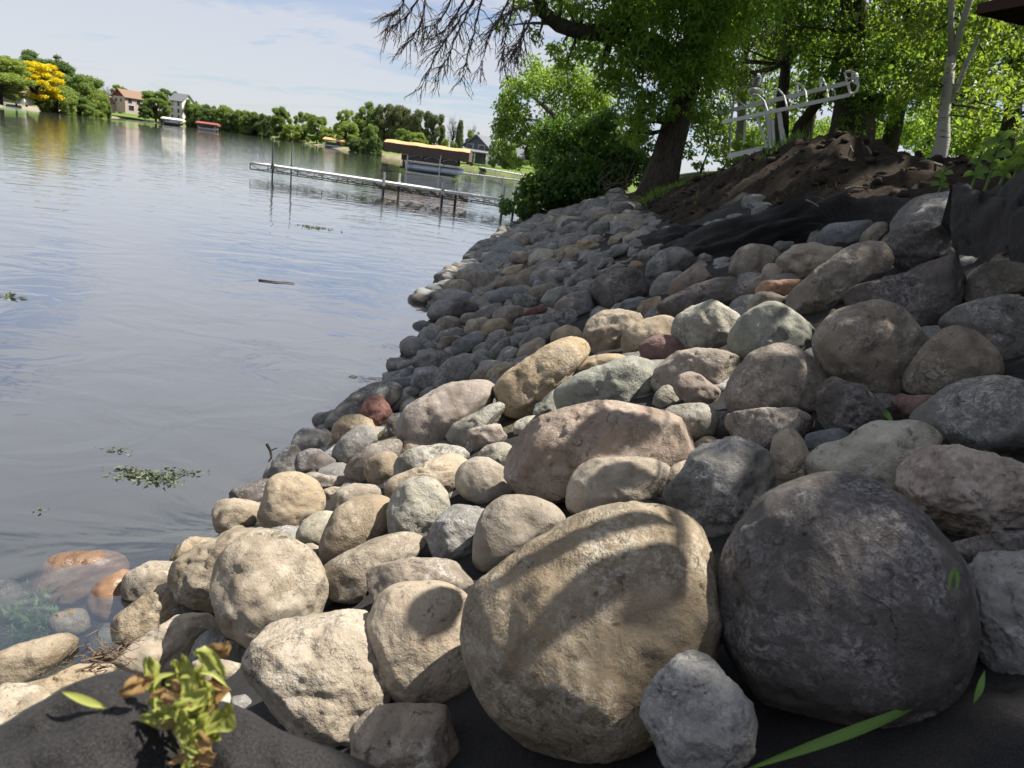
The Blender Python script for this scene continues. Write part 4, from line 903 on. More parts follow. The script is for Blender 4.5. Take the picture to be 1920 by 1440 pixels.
def rock_mesh(q, c, r, rug, seed, level):
    w = CC-c; w /= np.linalg.norm(w); u = CR-w*(CR@w); u /= np.linalg.norm(u); v = np.cross(w, u)
    P = []
    for px, py in q:
        d = ray(px, py); t = ((c-CC)@w)/(d@w); h = CC+d*t-c; P.append((h@u, h@v))
    P = np.array(P); n = 180; th = np.arange(n)*2*math.pi/n; R = np.zeros(n)
    for k, a in enumerate(th):
        dx, dy = math.cos(a), math.sin(a); best = 0
        for i in range(len(P)):
            p, e = P[i], P[(i+1) % len(P)]-P[i]; den = dx*e[1]-dy*e[0]
            if abs(den) < 1e-12: continue
            t = (p[0]*e[1]-p[1]*e[0])/den; s = (p[0]*dy-p[1]*dx)/den
            if t > 0 and -1e-6 <= s <= 1+1e-6: best = max(best, t)
        R[k] = best if best > 0 else r
    R *= 1.10 if r < .22 else .985
    def smooth(R, sg):
        f = np.fft.rfft(R); k = np.arange(len(f)); return np.fft.irfft(f*np.exp(-.5*(k*sg)**2), n)
    Rs = smooth(R, math.radians(5+5*(1-rug))); Rl = smooth(R, .42)
    ev = np.sqrt(np.maximum(np.linalg.eigvalsh(np.cov(P.T)), 1e-9)); asp = ev[0]/ev[1]
    D = r*(.62+.38*asp)*(.95 if asp > .55 else .9)
    V, Fc = ico(level); s = np.hypot(V[:, 0], V[:, 1]); an = np.arctan2(V[:, 1], V[:, 0]) % (2*math.pi)
    fi = an/(2*math.pi)*n; i0 = np.floor(fi).astype(int) % n; i1 = (i0+1) % n; f = fi-np.floor(fi)
    rs = Rs[i0]*(1-f)+Rs[i1]*f; rl = Rl[i0]*(1-f)+Rl[i1]*f
    pw = 2.4+.4*rug; k = 1/(s**pw+np.abs(V[:, 2])**pw)**(1/pw); sk = s*k
    bl = np.clip(sk, 0, 1)**2.2; rr = rl*(1-bl)+rs*bl
    B = np.stack([rr*sk*np.cos(an), rr*sk*np.sin(an), D*V[:, 2]*k], 1)
    # chipped faces
    g = np.random.default_rng(seed); nd = B/(np.linalg.norm(B, axis=1)[:, None]+1e-9)
    for j in range(int(5+rug*12)):
        nn = g.normal(size=3); nn[2] = abs(nn[2])*1.3+.15 if j % 3 else nn[2]; nn /= np.linalg.norm(nn)
        pr = B@nn; mx = pr.max(); lim = mx*(1-(.07+.20*rug)*g.uniform(.3, 1))
        ex = np.maximum(pr-lim, 0); B = B-nn[None]*(ex*(.72+.26*rug))[:, None]
    dn = B/(np.linalg.norm(B, axis=1)[:, None]+1e-9); o = seed*7.3
    amp = r*(.030+.055*rug)
    d = fbm(dn*1.7+o, 3, seed % 97)*amp*.8+fbm(B/r*3.2+o, 4, 3)*amp*.55
    d -= np.maximum(fbm(B/r*5+o*1.3, 4, 8)-.25, 0)*amp*(.35+1.0*rug)
    d += fbm(B/r*11+o, 3, 21)*amp*(.10+.22*rug)
    B = B+dn*d[:, None]*np.where(sk > .93, .55, 1.0)[:, None]
    Wd = B[:, :1]*u+B[:, 1:2]*v+B[:, 2:]*w
    return Wd, Fc
SZ = lambda rp: 'large' if rp > 60 else ('medium' if rp > 32 else 'small')
CN = {'tan': 'tan', 'buff': 'warm tan', 'pale': 'pale grey', 'grey': 'grey', 'blue': 'blue grey', 'green': 'greenish grey', 'brown': 'brown', 'dark': 'dark', 'pink': 'pinkish', 'red': 'maroon', 'orange': 'orange tan'}
TRACED = []
for k, ln in enumerate([x for x in ROCKS.strip().split('\n') if x]):
    zn, colr, rug, lab, short, pts, tw = ln.split('|'); rug = float(rug); rug = min(1.0, rug+(.05 if rug <= .15 else .18 if lab else .30))
    wt = float(tw[1:]) if tw.startswith('w') else None; sh = float(tw) if tw and wt is None else 0.0
    q, cpx, rpx, c, r = poly_world(zn, pts, .82, wt, sh)
    TRACED.append(dict(q=q, cpx=cpx, rpx=rpx, c=c, r=r, rug=rug, col=colr, lab=lab, short=short, seed=k+1))
anchors = [t for t in TRACED if t['short']]
used = set(t['lab'] for t in TRACED if t['lab'])
def rel(a, b):
    dx, dy = a[0]-b[0], a[1]-b[1]
    if abs(dx) > 1.3*abs(dy): return 'left of' if dx < 0 else 'right of'
    return 'above' if dy < 0 else 'below'
def shape_word(t):
    q = t['q']; ev = np.sqrt(np.linalg.eigvalsh(np.cov(q.T))); a = ev[0]/ev[1]
    return ('angular' if t['rug'] > .55 else 'long' if a < .5 else 'rounded')
def auto_label(t):
    A = sorted(anchors, key=lambda b: math.dist(b['cpx'], t['cpx']))
    nm = f"{SZ(t['rpx'])} {CN[t['col']]} {shape_word(t)} stone"
    for b in A[:4]:
        for adv in (('just ',) if math.dist(b['cpx'], t['cpx']) < 2.2*(b['rpx']+t['rpx'])/1.4 else ('',)):
            s = f"{nm} {adv}{rel(t['cpx'], b['cpx'])} the {b['short']}"
            if s not in used: return s
    for i in range(10):
        for j in range(i+1, 11):
            s = f"{nm} {rel(t['cpx'], A[i]['cpx'])} the {A[i]['short']} and {rel(t['cpx'], A[j]['cpx'])} the {A[j]['short']}"
            if s not in used and len(s.split()) <= 16: return s
    return nm
from mathutils.bvhtree import BVHTree
BV, BF = [], []
for t in TRACED:
    lev = 6 if t['rpx'] > 105 else 5 if t['rpx'] > 42 else 4 if t['rpx'] > 15 else 3
    B, Fc = rock_mesh(t['q'], t['c'], t['r'], t['rug'], t['seed'], lev)
    if not t['lab']: t['lab'] = auto_label(t); used.add(t['lab'])
    o = link('boulder' if t['rpx'] > 32 else 'stone', fast('boulder', B, Fc), RM[t['col']], None, t['c'])
    tag(o, t['lab'], 'rock', 'boulders and stones along the shore')
    if t['rpx'] > 25: BF.append(Fc+sum(len(z) for z in BV)); BV.append(B+t['c'])
BVH = BVHTree.FromPolygons(np.concatenate(BV).tolist(), np.concatenate(BF).tolist(), all_triangles=True)
def rockhit(px, py):
    h = BVH.ray_cast(Vector(CC), Vector(ray(px, py)))[0]
    return np.array(h) if h is not None else hit(px, py, .16)
def in_poly(x, y, q):
    if x < q[:, 0].min() or x > q[:, 0].max() or y < q[:, 1].min() or y > q[:, 1].max(): return False
    r = False
    for (x0, y0), (x1, y1) in zip(q, np.roll(q, -1, 0)):
        if (y0 > y) != (y1 > y) and x < (x1-x0)*(y-y0)/(y1-y0)+x0: r = not r
    return r
# the rest of the slope: smaller stones towards the far bushes and between the boulders
g = np.random.default_rng(11); FARROCK = []; KEYS = ['grey']*5+['blue', 'blue', 'brown', 'brown', 'tan', 'pale', 'pale', 'pink', 'dark']
PROT = []
for k in range(14):
    V, Fc = ico(3); s = g.uniform(.72, 1.25, 3); B = V*s
    for j in range(9):
        nn = g.normal(size=3); nn /= np.linalg.norm(nn); pr = B@nn; lim = pr.max()*(1-.24*g.uniform(.2, 1)); B = B-nn*(np.maximum(pr-lim, 0)*.92)[:, None]
    B = B*(1+.10*fbm(V*1.8+k*9.1, 3, k)[:, None]); PROT.append(B)
ZONEW = [('near the dark bush', 17, 40), ('half way along the bank', 11.5, 17), ('above the water stones', 0, 11.5)]
cand = []
for k in range(5200):
    y = 2.2+24*g.random()**1.15; lat = g.uniform(-.5, 3.35) if g.random() < .8 else g.uniform(-.4, .5); x = float(np.interp(y, LAKE[4:16, 1], LAKE[4:16, 0]))+lat
    r = g.uniform(.06, .15)*(1.0 if y < 8 else g.uniform(1.1, 1.9) if y < 11 else g.uniform(1.4, 2.3))
    if lat < (.14 if y < 4.5 else .05 if y < 9 else -.5): continue
    if y > 8 and lat > 2.62: continue
    if lat < 0: r *= .8
    p = np.array([x, y, max(gz(x, y), -.06)+(.25*r if (y > 14 or lat < .35) else -.25*r)]); px, py, dz = proj(p)
    blocked = any(in_poly(px, py, t['q']) for t in TRACED)
    if blocked and lat > -.1:
        if r > .17 or y < 2.6: continue
        p[2] = gz(x, y)-.40*r
    cand.append((x, y, r, p, px, py, blocked))
for k in range(260):          # the pile goes on beyond the right edge of the view
    y = g.uniform(-.6, 3.6); x = float(np.interp(y, LAKE[2:16, 1], LAKE[2:16, 0]))+g.uniform(1.9, 3.2); r = g.uniform(.11, .24)
    p = np.array([x, y, gz(x, y)+.35*r]); px, py, dz = proj(p)
    if dz > .2 and px-r*F/dz < 2010: continue
    if dz <= .2 and math.hypot(x, y) < .75: continue
    cand.append((x, y, r, p, 3000, py, True))
nind = 0; SV, SF = [], []; grid = []; n_ind_max = 298-len(TRACED)
for (x, y, r, p, px, py, blocked) in sorted(cand, key=lambda c: -c[2]/c[1]):
    if any((x-a)**2+(y-b)**2 < (.62*(r+rr))**2*1.0 for a, b, rr in grid): continue
    grid.append((x, y, r))
    kk = int(g.integers(14)); an = g.uniform(0, 6.28); fl = g.uniform(.6, .85)
    ca_, sa_ = math.cos(an), math.sin(an); Bq = PROT[kk]*r*np.array([1.25, .95, fl]); Bq = np.stack([Bq[:, 0]*ca_-Bq[:, 1]*sa_, Bq[:, 0]*sa_+Bq[:, 1]*ca_, Bq[:, 2]], 1)
    if y > 8.5 and not blocked and nind < n_ind_max and -50 < px < 1970:
        colr = KEYS[int(g.integers(len(KEYS)))]
        o = link('stone', fast('stone', Bq, ico(3)[1]), RM[colr], None, p); nind += 1
        q = [z for z in ZONEW if z[1] <= y < z[2]][0]
        lat = x-float(np.interp(y, LAKE[4:16, 1], LAKE[4:16, 0])); band = 'at the waterline' if lat < .5 else ('in mid slope' if lat < 2 else 'high on the slope')
        t = dict(cpx=(px, py), rpx=r*F/y, q=np.array([(px-10, py-6), (px+10, py-6), (px+10, py+6), (px-10, py+6)]), rug=.4, col=colr)
        A = min(anchors, key=lambda b: math.dist(b['cpx'], (px, py)))
        ll = auto_label(t)
        if ll in used or ll.endswith('stone'): ll = f"small {CN[colr]} stone {band} {q[0]}"
        used.add(ll); tag(o, ll, 'rock', f"small {CN[colr]} stones {band} {q[0]}")
    else:
        SF.append(ico(3)[1]+len(SV)*len(PROT[0])); SV.append(Bq+p)
tag(link('stone_fill', fast('stone_fill', np.concatenate(SV), np.concatenate(SF)), RM['grey']), 'mass of small grey stones filling the gaps along the bank', 'stones', kind='stuff')
# ------------------------------------------------------------------ trees
def leaf_mesh(name, P, Ls, asp=.5, droop=.5, g=rng, fold=.12):
    n = len(P); d = g.normal(size=(n, 3)); d[:, 2] -= droop; d /= np.linalg.norm(d, axis=1)[:, None]
    q = g.normal(size=(n, 3)); s = np.cross(d, q); s /= np.linalg.norm(s, axis=1)[:, None]; u = np.cross(s, d)
    Ls = np.broadcast_to(Ls, (n,))[:, None]*g.uniform(.5, 1.5, (n, 1))
    v0 = P; v1 = P+d*Ls*.42+s*Ls*asp*.5+u*Ls*fold; v2 = P+d*Ls-u*Ls*.08; v3 = P+d*Ls*.42-s*Ls*asp*.5+u*Ls*fold
    V = np.stack([v0, v1, v2, v3], 1).reshape(-1, 3); return V, np.arange(n*4).reshape(n, 4)
def clump_points(cs, rs, per, g=rng, flat=.8, shell=.5):
    out = []
    for c, r in zip(cs, rs):
        n = max(6, int(per*r*r)); d = g.normal(size=(n, 3)); d /= np.linalg.norm(d, axis=1)[:, None]
        rad = r*(shell+(1-shell)*g.random(n))**.6*g.uniform(.6, 1.1, n); p = d*rad[:, None]; p[:, 2] *= flat; out.append(c+p)
    return np.concatenate(out)
def crown(t, cs, rs, per, size, mt, droop=.5, asp=.5, name='crown'):
    P = clump_points(cs, rs, per); V, Fc = leaf_mesh(name, P, size, asp, droop)
    o = np.array(t.location); return link(name, fast(name, V-o, Fc, False), LM[mt], t)
def limb_to(q, a, b, r0, r1, sag=.0, n=5):
    a, b = np.asarray(a), np.asarray(b); ts = np.linspace(0, 1, n); md = g2.normal(size=3)*np.linalg.norm(b-a)*.06
    P = [a*(1-t)+b*t+md*math.sin(math.pi*t)+np.array([0, 0, 1])*sag*math.sin(math.pi*t) for t in ts]
    q.tube(P, np.linspace(r0, r1, n), 6, False)
g2 = np.random.default_rng(5)
def PX(l, D): return [at(x, y, D if len(z) == 0 else z[0]) for x, y, *z in l]

# the big leaning tree at the water's edge
D = 18.0
b0 = onland(1236, 348, D)
big = thing('tree', b0, 'big leaning tree with dark furrowed trunk and thick arching limb', 'tree')
tr = PX([(1234, 356), (1238, 340), (1252, 290), (1266, 238), (1284, 175), (1298, 110), (1312, 30), (1326, -80), (1345, -260)], D); tr[0] = b0-UP*.2
q = MB(); q.tube(tr, [.56, .44, .355, .33, .31, .29, .26, .22, .14], 14); q.build('trunk', BARK, big, True)
q = MB(); lp = PX([(1292, 135, 18), (1230, 84, 17.8), (1190, 68, 17.6), (1147, 62, 17.5), (1085, 59, 17.2), (1048, 47, 17), (1018, 22, 16.8), (1003, -18, 16.6), (960, -70, 16.4), (900, -100, 16.2)], D)
q.tube(lp, [.24, .21, .19, .18, .165, .155, .14, .12, .08, .05], 10); q.build('limb', BARK, big, True)
CL = [(985, 8, 26), (1012, -10, 30), (952, 48, 14), (968, 30, 14), (1010, 62, 18), (1045, 92, 22), (1072, 110, 26), (1100, 92, 30), (1040, 8, 26), (1085, 14, 34), (1150, 18, 50), (1200, 30, 60), (1115, 30, 30), (1250, -10, 70), (1160, 108, 40), (1190, 150, 48),
      (1232, 118, 55), (1222, 192, 38), (1180, 205, 34), (1260, 60, 62), (1325, 60, 55), (1302, 140, 44), (1332, 108, 40), (1150, 158, 30), (1254, 212, 26), (1350, 25, 55), (1322, 185, 30), (1178, 248, 26), (1130, 60, 36), (1210, 90, 45), (1290, 10, 60), (1200, 235, 26),
      (1180, -60, 90), (1300, -90, 110), (1080, -60, 80), (1400, -60, 90), (1240, -180, 120), (1380, -190, 120), (1120, -170, 100)]
cs, rs = [], []
for x, y, r in CL:
    for k in range(4 if r > 20 else 2):
        dd_ = D+g2.uniform(-1.4, 1.2); cs.append(at(x+g2.normal()*r*.5, y+g2.normal()*r*.5, dd_)); rs.append(r*dd_/F*g2.uniform(.55, .9))
for x, y, r in [(1262, 168, 30), (1290, 130, 34), (1300, 80, 36), (1240, 195, 22), (1312, 60, 34), (1270, 110, 30), (1255, 140, 26), (1325, 215, 22)]:
    for k in range(4): cs.append(at(x+g2.normal()*r*.5, y+g2.normal()*r*.5, 16.9+g2.uniform(-.4, .3))); rs.append(r*16.9/F*.7)
crown(big, cs, rs, 1050, .115, 'ash', .9, .42)
q = MB()
for c in cs[::3]:
    k = min(range(3, len(tr)), key=lambda i: np.linalg.norm(tr[i]-c)); k2 = min(range(len(lp)), key=lambda i: np.linalg.norm(lp[i]-c))
    s = tr[k] if np.linalg.norm(tr[k]-c) < np.linalg.norm(lp[k2]-c) else lp[k2]
    limb_to(q, s, c, .045, .01)
tag(q.build('branches', BARKD, big, True), kind='stuff')
# bare twigs hanging from the limb
q = MB()
ST = [[(800, -40), (772, 10), (745, 40), (715, 48)], [(795, -30), (786, 30), (768, 66), (748, 84)], [(915, -60), (888, 8), (852, 55), (825, 95), (802, 140), (785, 172)], [(905, -30), (872, 40), (852, 88), (836, 120), (815, 156)],
      [(908, -30), (892, 50), (876, 108), (863, 160)], [(965, -40), (942, 18), (920, 52), (906, 95), (900, 132)], [(968, -20), (956, 30), (946, 70), (940, 116)], [(1003, 8), (965, 18), (942, 32), (925, 62)],
      [(855, -40), (832, 15), (812, 38), (788, 46)], [(1000, 25), (985, 60), (972, 85), (955, 112)], [(880, -20), (855, 30), (830, 60), (805, 70)], [(760, -30), (752, 10), (738, 24), (722, 26)], [(985, 30), (975, 70), (960, 100)]]
for sidx, s in enumerate(ST):
    P = np.array(PX(s, 16.3)); P[:, 1] += g2.uniform(-.4, .4)
    tt = np.linspace(0, len(P)-1, 4*len(P)); Q = np.stack([np.interp(tt, np.arange(len(P)), P[:, i]) for i in range(3)], 1)+g2.normal(size=(len(tt), 3))*.012
    q.tube(Q, np.linspace(.026, .006, len(Q)), 5, False)
    for j in range(26):
        i = int(g2.integers(2, len(Q)-1)); ln = g2.uniform(.25, .75)*(1-.4*i/len(Q)); a = Q[i]
        dv = (Q[min(i+1, len(Q)-1)]-Q[i-1]); dv /= np.linalg.norm(dv); dv = dv*.6+CR*g2.normal()*.55+g2.normal(size=3)*.25-UP*.35; dv /= np.linalg.norm(dv)
        R_ = [a+dv*ln*f+UP*(-.16*ln*f*f)+g2.normal(size=3)*.012 for f in np.linspace(0, 1, 6)]; q.tube(R_, np.linspace(.010, .004, 6), 4, False)
        for _ in range(2):
            f = int(g2.integers(2, 5)); d3 = dv+g2.normal(size=3)*.5-UP*.3; d3 /= np.linalg.norm(d3); q.tube([R_[f], R_[f]+d3*ln*.25, R_[f]+d3*ln*.45-UP*.05*ln], [.006, .005, .003], 3, False)
tag(q.build('bare_twigs', TWIG, big), kind='stuff')

def clump_tree(basept, stems, clumps, D, label, mt, size, per, bark=BARKD, name='tree', cat='tree', jit=1.2, droop=.5, sub=3, nb=3, group=None, tight=(.5, .8), asp=.5):
    t = thing(name, basept, label, cat, group); q = MB(); allp = []
    for pts, radii in stems:
        P = [np.asarray(p) for p in pts]; q.tube(P, radii, 9); allp += P
    if stems: q.build('trunk' if cat == 'tree' else 'stem', bark, t, True)
    cs, rs = [], []
    for x, y, r, *dz in clumps:
        for k in range(sub):
            d_ = (dz[0] if dz else D)+g2.uniform(-jit, jit); cs.append(at(x+g2.normal()*r*.45, y+g2.normal()*r*.45, d_)); rs.append(r*d_/F*g2.uniform(*tight))
    crown(t, cs, rs, per, size, mt, droop, asp, 'crown' if cat == 'tree' else 'foliage')
    if allp:
        q = MB()
        for c in cs[::nb]:
            lo = [p for p in allp if p[2] < c[2]+.3] or allp
            s = min(lo, key=lambda p: np.linalg.norm(p-c)); limb_to(q, s, c, .022*min(2.2, np.linalg.norm(s-c)), .006)
        tag(q.build('branches', BARKD if bark is BIRCH else bark, t, True), kind='stuff')
    return t
p0 = onland(1318, 300, 19.2)
clump_tree(p0, [([p0, p0+UP*.6+CR*.1], [.04, .015])], [(1310, 232, 34), (1332, 268, 32), (1292, 286, 24), (1350, 242, 22), (1322, 210, 22), (1345, 288, 18), (1310, 310, 16)], 19.2, 'bright green sunlit shrub right beside the big leaning trunk', 'lite', .12, 800, name='shrub', cat='shrub')
p0 = onland(1120, 345, 30)
clump_tree(p0, [([p0, at(1090, 270, 30), at(1060, 235, 30), at(1015, 195, 30), at(985, 170, 30)], [.2, .15, .12, .08, .03]), ([at(1090, 270, 30), at(1085, 200, 30), at(1060, 130, 30)], [.12, .09, .03]), ([at(1060, 235, 30), at(1000, 225, 30), at(960, 220, 30)], [.08, .05, .02])],
    [(960, 172, 24), (992, 150, 32), (1030, 172, 36), (942, 212, 22), (980, 218, 36), (1040, 228, 36), (936, 252, 12), (952, 262, 24), (1082, 200, 38), (1004, 125, 18), (1100, 160, 34), (966, 296, 16), (1020, 285, 30), (1090, 255, 34), (1050, 145, 24), (1110, 220, 30), (950, 190, 16), (1000, 255, 26), (1120, 190, 34), (1075, 145, 26), (1060, 280, 34), (1130, 260, 34), (945, 235, 20)], 30,
    'pale feathery green tree leaning over the water left of the big tree', 'lite', .14, 560, BARKG, jit=1.5, droop=.8, tight=(.7, 1.1), sub=4)
p0 = onland(1075, 405, 22.5)
clump_tree(p0, [([p0, at(1085, 350, 22.5), at(1100, 290, 23)], [.08, .06, .03]), ([p0, at(1120, 340, 22), at(1150, 290, 22)], [.06, .05, .02])],
    [(1062, 262, 44), (1102, 300, 50), (1044, 330, 40), (1002, 378, 30), (955, 384, 16), (975, 380, 20), (1080, 365, 50), (1140, 330, 46), (1160, 282, 40), (1014, 334, 26), (1004, 412, 24), (1056, 400, 34), (1118, 372, 34), (1172, 340, 26), (992, 352, 18), (1130, 240, 36), (1180, 300, 30), (1000, 400, 22), (1020, 420, 18, 22.5), (1040, 300, 24), (1195, 260, 26), (1200, 300, 24), (1205, 335, 20), (1020, 250, 24)], 22.8,
    'dense dark green bush hanging over the waterline at the far end of the bank', 'dark', .15, 1100, name='bush', cat='bush', jit=1.1, droop=.8, sub=4, tight=(.65, 1.0))
# bare brush at the foot of the bush
q = MB()
for k in range(26):
    a = at(g2.uniform(1110, 1200), g2.uniform(330, 385), g2.uniform(18.5, 20)); d_ = CR*g2.normal()*.5+UP*g2.uniform(-.1, .7)+g2.normal(size=3)*.2
    q.tube([a, a+d_*.4+g2.normal(size=3)*.05, a+d_*.9-UP*.1+g2.normal(size=3)*.08], [.012, .009, .004], 4, False)
tag(q.build('brushwood', TWIG), 'tangle of bare brown twigs under the dark bush at the bank top', 'twigs', kind='stuff')

# birch
def stem(l, D): return PX(l, D)
b1 = onland(1768, 276, 14)
birch = clump_tree(b1, [([b1-UP*.2]+stem([(1768, 262), (1770, 215), (1777, 165), (1784, 104)], 14), [.14, .11, .085, .08, .07]), (stem([(1784, 108), (1783, 40), (1785, -30), (1790, -120)], 14), [.05, .044, .04, .025]), (stem([(1786, 108), (1800, 62), (1812, 20), (1828, -30), (1850, -120)], 14), [.058, .054, .048, .044, .025]),
    (stem([(1778, 196), (1792, 172), (1812, 118), (1832, 78), (1852, 48), (1876, 5), (1900, -60)], 14), [.038, .04, .038, .034, .034, .03, .02])],
    [(1700, 60, 50), (1720, 130, 40), (1740, 190, 26), (1850, 90, 50), (1880, 150, 50), (1900, 60, 50), (1840, 180, 36), (1690, -20, 60), (1890, -20, 60), (1760, 20, 30), (1900, 215, 40), (1850, 235, 28), (1700, 170, 30), (1830, 25, 26), (1800, -120, 120), (1700, -140, 100), (1900, -140, 120)], 14.8,
    'white barked birch forking into three stems behind the dirt bank', 'birch', .075, 1000, BIRCH, jit=1.6, droop=.7, sub=4, nb=5, tight=(.35, .65), asp=.7)
# the wood behind
def wood(px, py, D, stems, label, mt, n, seed, spread=120, bark=BARKD, size=.105, per=620, ylo=225):
    g = np.random.default_rng(seed); b = onland(px, py, D)
    cl = []
    for k in range(n):
        x = px+g.normal()*spread*.6; y = g.uniform(-230, ylo)
        if y > 170 and g.random() < .55: y -= 110
        cl.append((x, y, g.uniform(26, 52), D+g.uniform(-2.5, 2.5)))
    return clump_tree(b, [([b-UP*.2]+PX(s, D), r) for s, r in stems], cl, D, label, mt, size, per, bark, jit=1.0, sub=3, nb=3, group='trees of the wood on the bank', tight=(.4, .75), asp=.62)
wood(1604, 270, 24, [([(1600, 235), (1596, 180), (1602, 120), (1610, 60), (1615, -60)], [.75, .62, .42, .28, .22, .1]), ([(1606, 235), (1640, 185), (1660, 120), (1690, 40)], [.5, .4, .24, .18, .08])], 'broad dark trunked tree behind the tallest dirt heap', 'mid', 44, 1)
wood(1672, 268, 26, [([(1676, 240), (1684, 205), (1688, 140), (1700, 40)], [.30, .25, .22, .16, .06])], 'slim brown trunked tree between the broad dark tree and the birch', 'birch', 34, 2)
wood(1474, 280, 25, [([(1466, 235), (1468, 180), (1474, 120), (1480, 20)], [.25, .22, .18, .15, .06]), ([(1500, 235), (1532, 195), (1560, 140), (1580, 60)], [.22, .17, .15, .12, .05])], 'two stemmed dark tree directly behind the aluminium frame', 'mid', 44, 3, 110)
wood(1392, 285, 28, [([(1390, 240), (1392, 180), (1400, 100), (1410, 0)], [.20, .17, .15, .1, .05])], 'grey trunked tree rising behind the yard lamp', 'lite', 36, 4, 80, BARKG, ylo=190)
wood(1900, 262, 21, [([(1898, 220), (1902, 150), (1910, 60), (1920, -40)], [.22, .19, .17, .13, .06])], 'thin trunked tree in thick leaves at the right frame edge', 'birch', 44, 5, 100, ylo=250)
wood(1520, 262, 36, [([(1522, 200), (1530, 100), (1540, -40)], [.3, .25, .2, .08])], 'sunlit tree far back in the wood left of the broad dark tree', 'lite', 60, 6, 150, size=.2, per=150)
wood(1760, 258, 34, [([(1762, 200), (1758, 100), (1750, -40)], [.3, .25, .2, .08])], 'sunlit tree far back in the wood behind the birch', 'lite', 64, 7, 150, size=.2, per=150, ylo=245)
wood(1830, 262, 27, [([(1832, 200), (1840, 100), (1850, -40)], [.22, .2, .16, .08])], 'leafy tree of the wood just right of the birch', 'mid', 46, 8, 90, ylo=250)
# brown dead twigs high in the wood
q = MB()
for k in range(60):
    a = at(g2.normal(1418, 22), g2.uniform(0, 150), 19.5); d_ = -UP*g2.uniform(.2, .6)+CR*g2.normal()*.35+g2.normal(size=3)*.15
    q.tube([a, a+d_*.5+g2.normal(size=3)*.04, a+d_*.9+CR*g2.normal()*.15], [.012, .009, .005], 4, False)
tag(q.build('dead_twigs', TWIG), 'cluster of dead brown twigs hanging above the aluminium frame', 'twigs', kind='stuff')
# undergrowth behind the dirt bank
cs = [at(x, y, d_) for x, y, d_ in [(1530, 252, 42), (1556, 240, 42), (1645, 258, 40), (1690, 255, 40), (1500, 262, 40), (1720, 258, 38), (1740, 268, 30), (1840, 262, 26), (1880, 268, 24), (1380, 290, 24), (1420, 288, 26), (1660, 246, 42), (1580, 250, 40), (1800, 262, 24), (1910, 275, 22)]+[(x, 236+14*math.sin(x*.05)+((x*7) % 23), 38+(x*3 % 9)) for x in range(1330, 1925, 14)]]
P = clump_points(cs, [.75]*len(cs), 700); V, Fc = leaf_mesh('undergrowth', P, .17, .5, .3)
tag(link('undergrowth', fast('undergrowth', V, Fc, False), LM['lite']), 'bright green undergrowth along the back of the dirt bank', 'undergrowth', kind='stuff')

# the leafy tree beside the camera, out of the frame, its crown laid along sun rays to shade the right hand boulders
LIT = np.array([(-300, 1600), (-300, 900), (300, 940), (420, 930), (480, 885), (640, 785), (740, 735), (800, 725), (930, 680), (1050, 632), (1105, 575), (1250, 560), (1340, 555), (1440, 560), (1475, 470), (1600, 462), (1600, 505), (1530, 590), (1510, 640), (1560, 640), (1510, 685), (1390, 690),
    (1330, 745), (1430, 790), (1450, 860), (1400, 925), (1330, 960), (1340, 1010), (1300, 1050), (1240, 1170), (1020, 1235), (900, 1270), (850, 1300), (880, 1400), (860, 1700)], float)
g3 = np.random.default_rng(21); cs, rs = [], []
for x in np.arange(-1.1, 4.2, .21):
    for y in np.concatenate([np.arange(-.6, 11.5, .21), np.arange(11.6, 24, .26)]):
        x_, y_ = x+g3.uniform(-.08, .08), y+g3.uniform(-.08, .08); lat = lake_dist(np.array([x_]), np.array([y_]))[0]
        if lat < -.3: continue
        P0 = np.array([x_, y_, gz(x_, y_)+.22]); px, py, dz = proj(P0)
        if dz < .3: px, py = (2500, 1500) if x_ > .45 else (0, 1500)
        if in_poly(px, py, LIT): continue
        if g3.random() < .10 or (lat > 3.1 and noise3(np.array([[x_*1.1, y_*1.1, 4.2]]))[0] > .30): continue
        for _ in range(8):
            h = g3.uniform(3.2, 7.5)*(1+.05*max(0, y_)); c = P0+SUN/SUN[2]*h; a, b, z = proj(c)
            if z < .2 or not (-60 < a < 1990 and -60 < b < 1500): cs.append(c); rs.append(.19); break
FOLD = [at(x, y, .78) for x, y in ((60, 1350), (180, 1290), (260, 1300), (200, 1400), (340, 1300), (450, 1370))]
e1 = np.cross(SUN, UP); e1 /= np.linalg.norm(e1); e2 = np.cross(SUN, e1)
def shades_lit(c):
    """would leaves here throw a shadow on the sunlit part of the pile?"""
    for a_, b_ in ((0, 0), (.2, 0), (-.2, 0), (0, .2), (0, -.2)):
        o_ = c+e1*a_+e2*b_; h_ = BVH.ray_cast(Vector(o_), Vector(-SUN))[0]
        if h_ is not None:
            px, py, dz = proj(np.array(h_))
            if dz > .2 and in_poly(px, py, LIT): return True
    for f in FOLD:
        v = c-f
        if np.linalg.norm(v-SUN*(v@SUN)) < .28: return True
    return False
cs = np.array([c for c in cs if not shades_lit(c)])
tp = np.array([7.6, 4.2, 0]); tp[2] = gz(tp[0], tp[1])
shade = thing('tree', tp, 'leafy shade tree standing on the bank beside the boulders, unseen, its crown shaped to shade them', 'tree')
q = MB(); q.tube([tp-UP*.2, tp+[-.1, .1, 1.5], tp+[-.4, .2, 3.2], tp+[-.8, .2, 5.4]], [.34, .26, .22, .15], 12); q.build('trunk', BARK, shade, True)
q = MB()
for c in cs[g3.permutation(len(cs))[:46]]:
    s = tp+[-.4, .2, 3.2+1.6*g3.random()]; limb_to(q, s, c, .06, .012, .2, 6)
tag(q.build('branches', BARKD, shade, True), kind='stuff')
P = clump_points(cs, [.20]*len(cs), 1500, g3); V, Fc = leaf_mesh('crown', P, .135, .5, .3, g3); link('crown', fast('crown', V-tp, Fc, False), LM['mid'], shade)
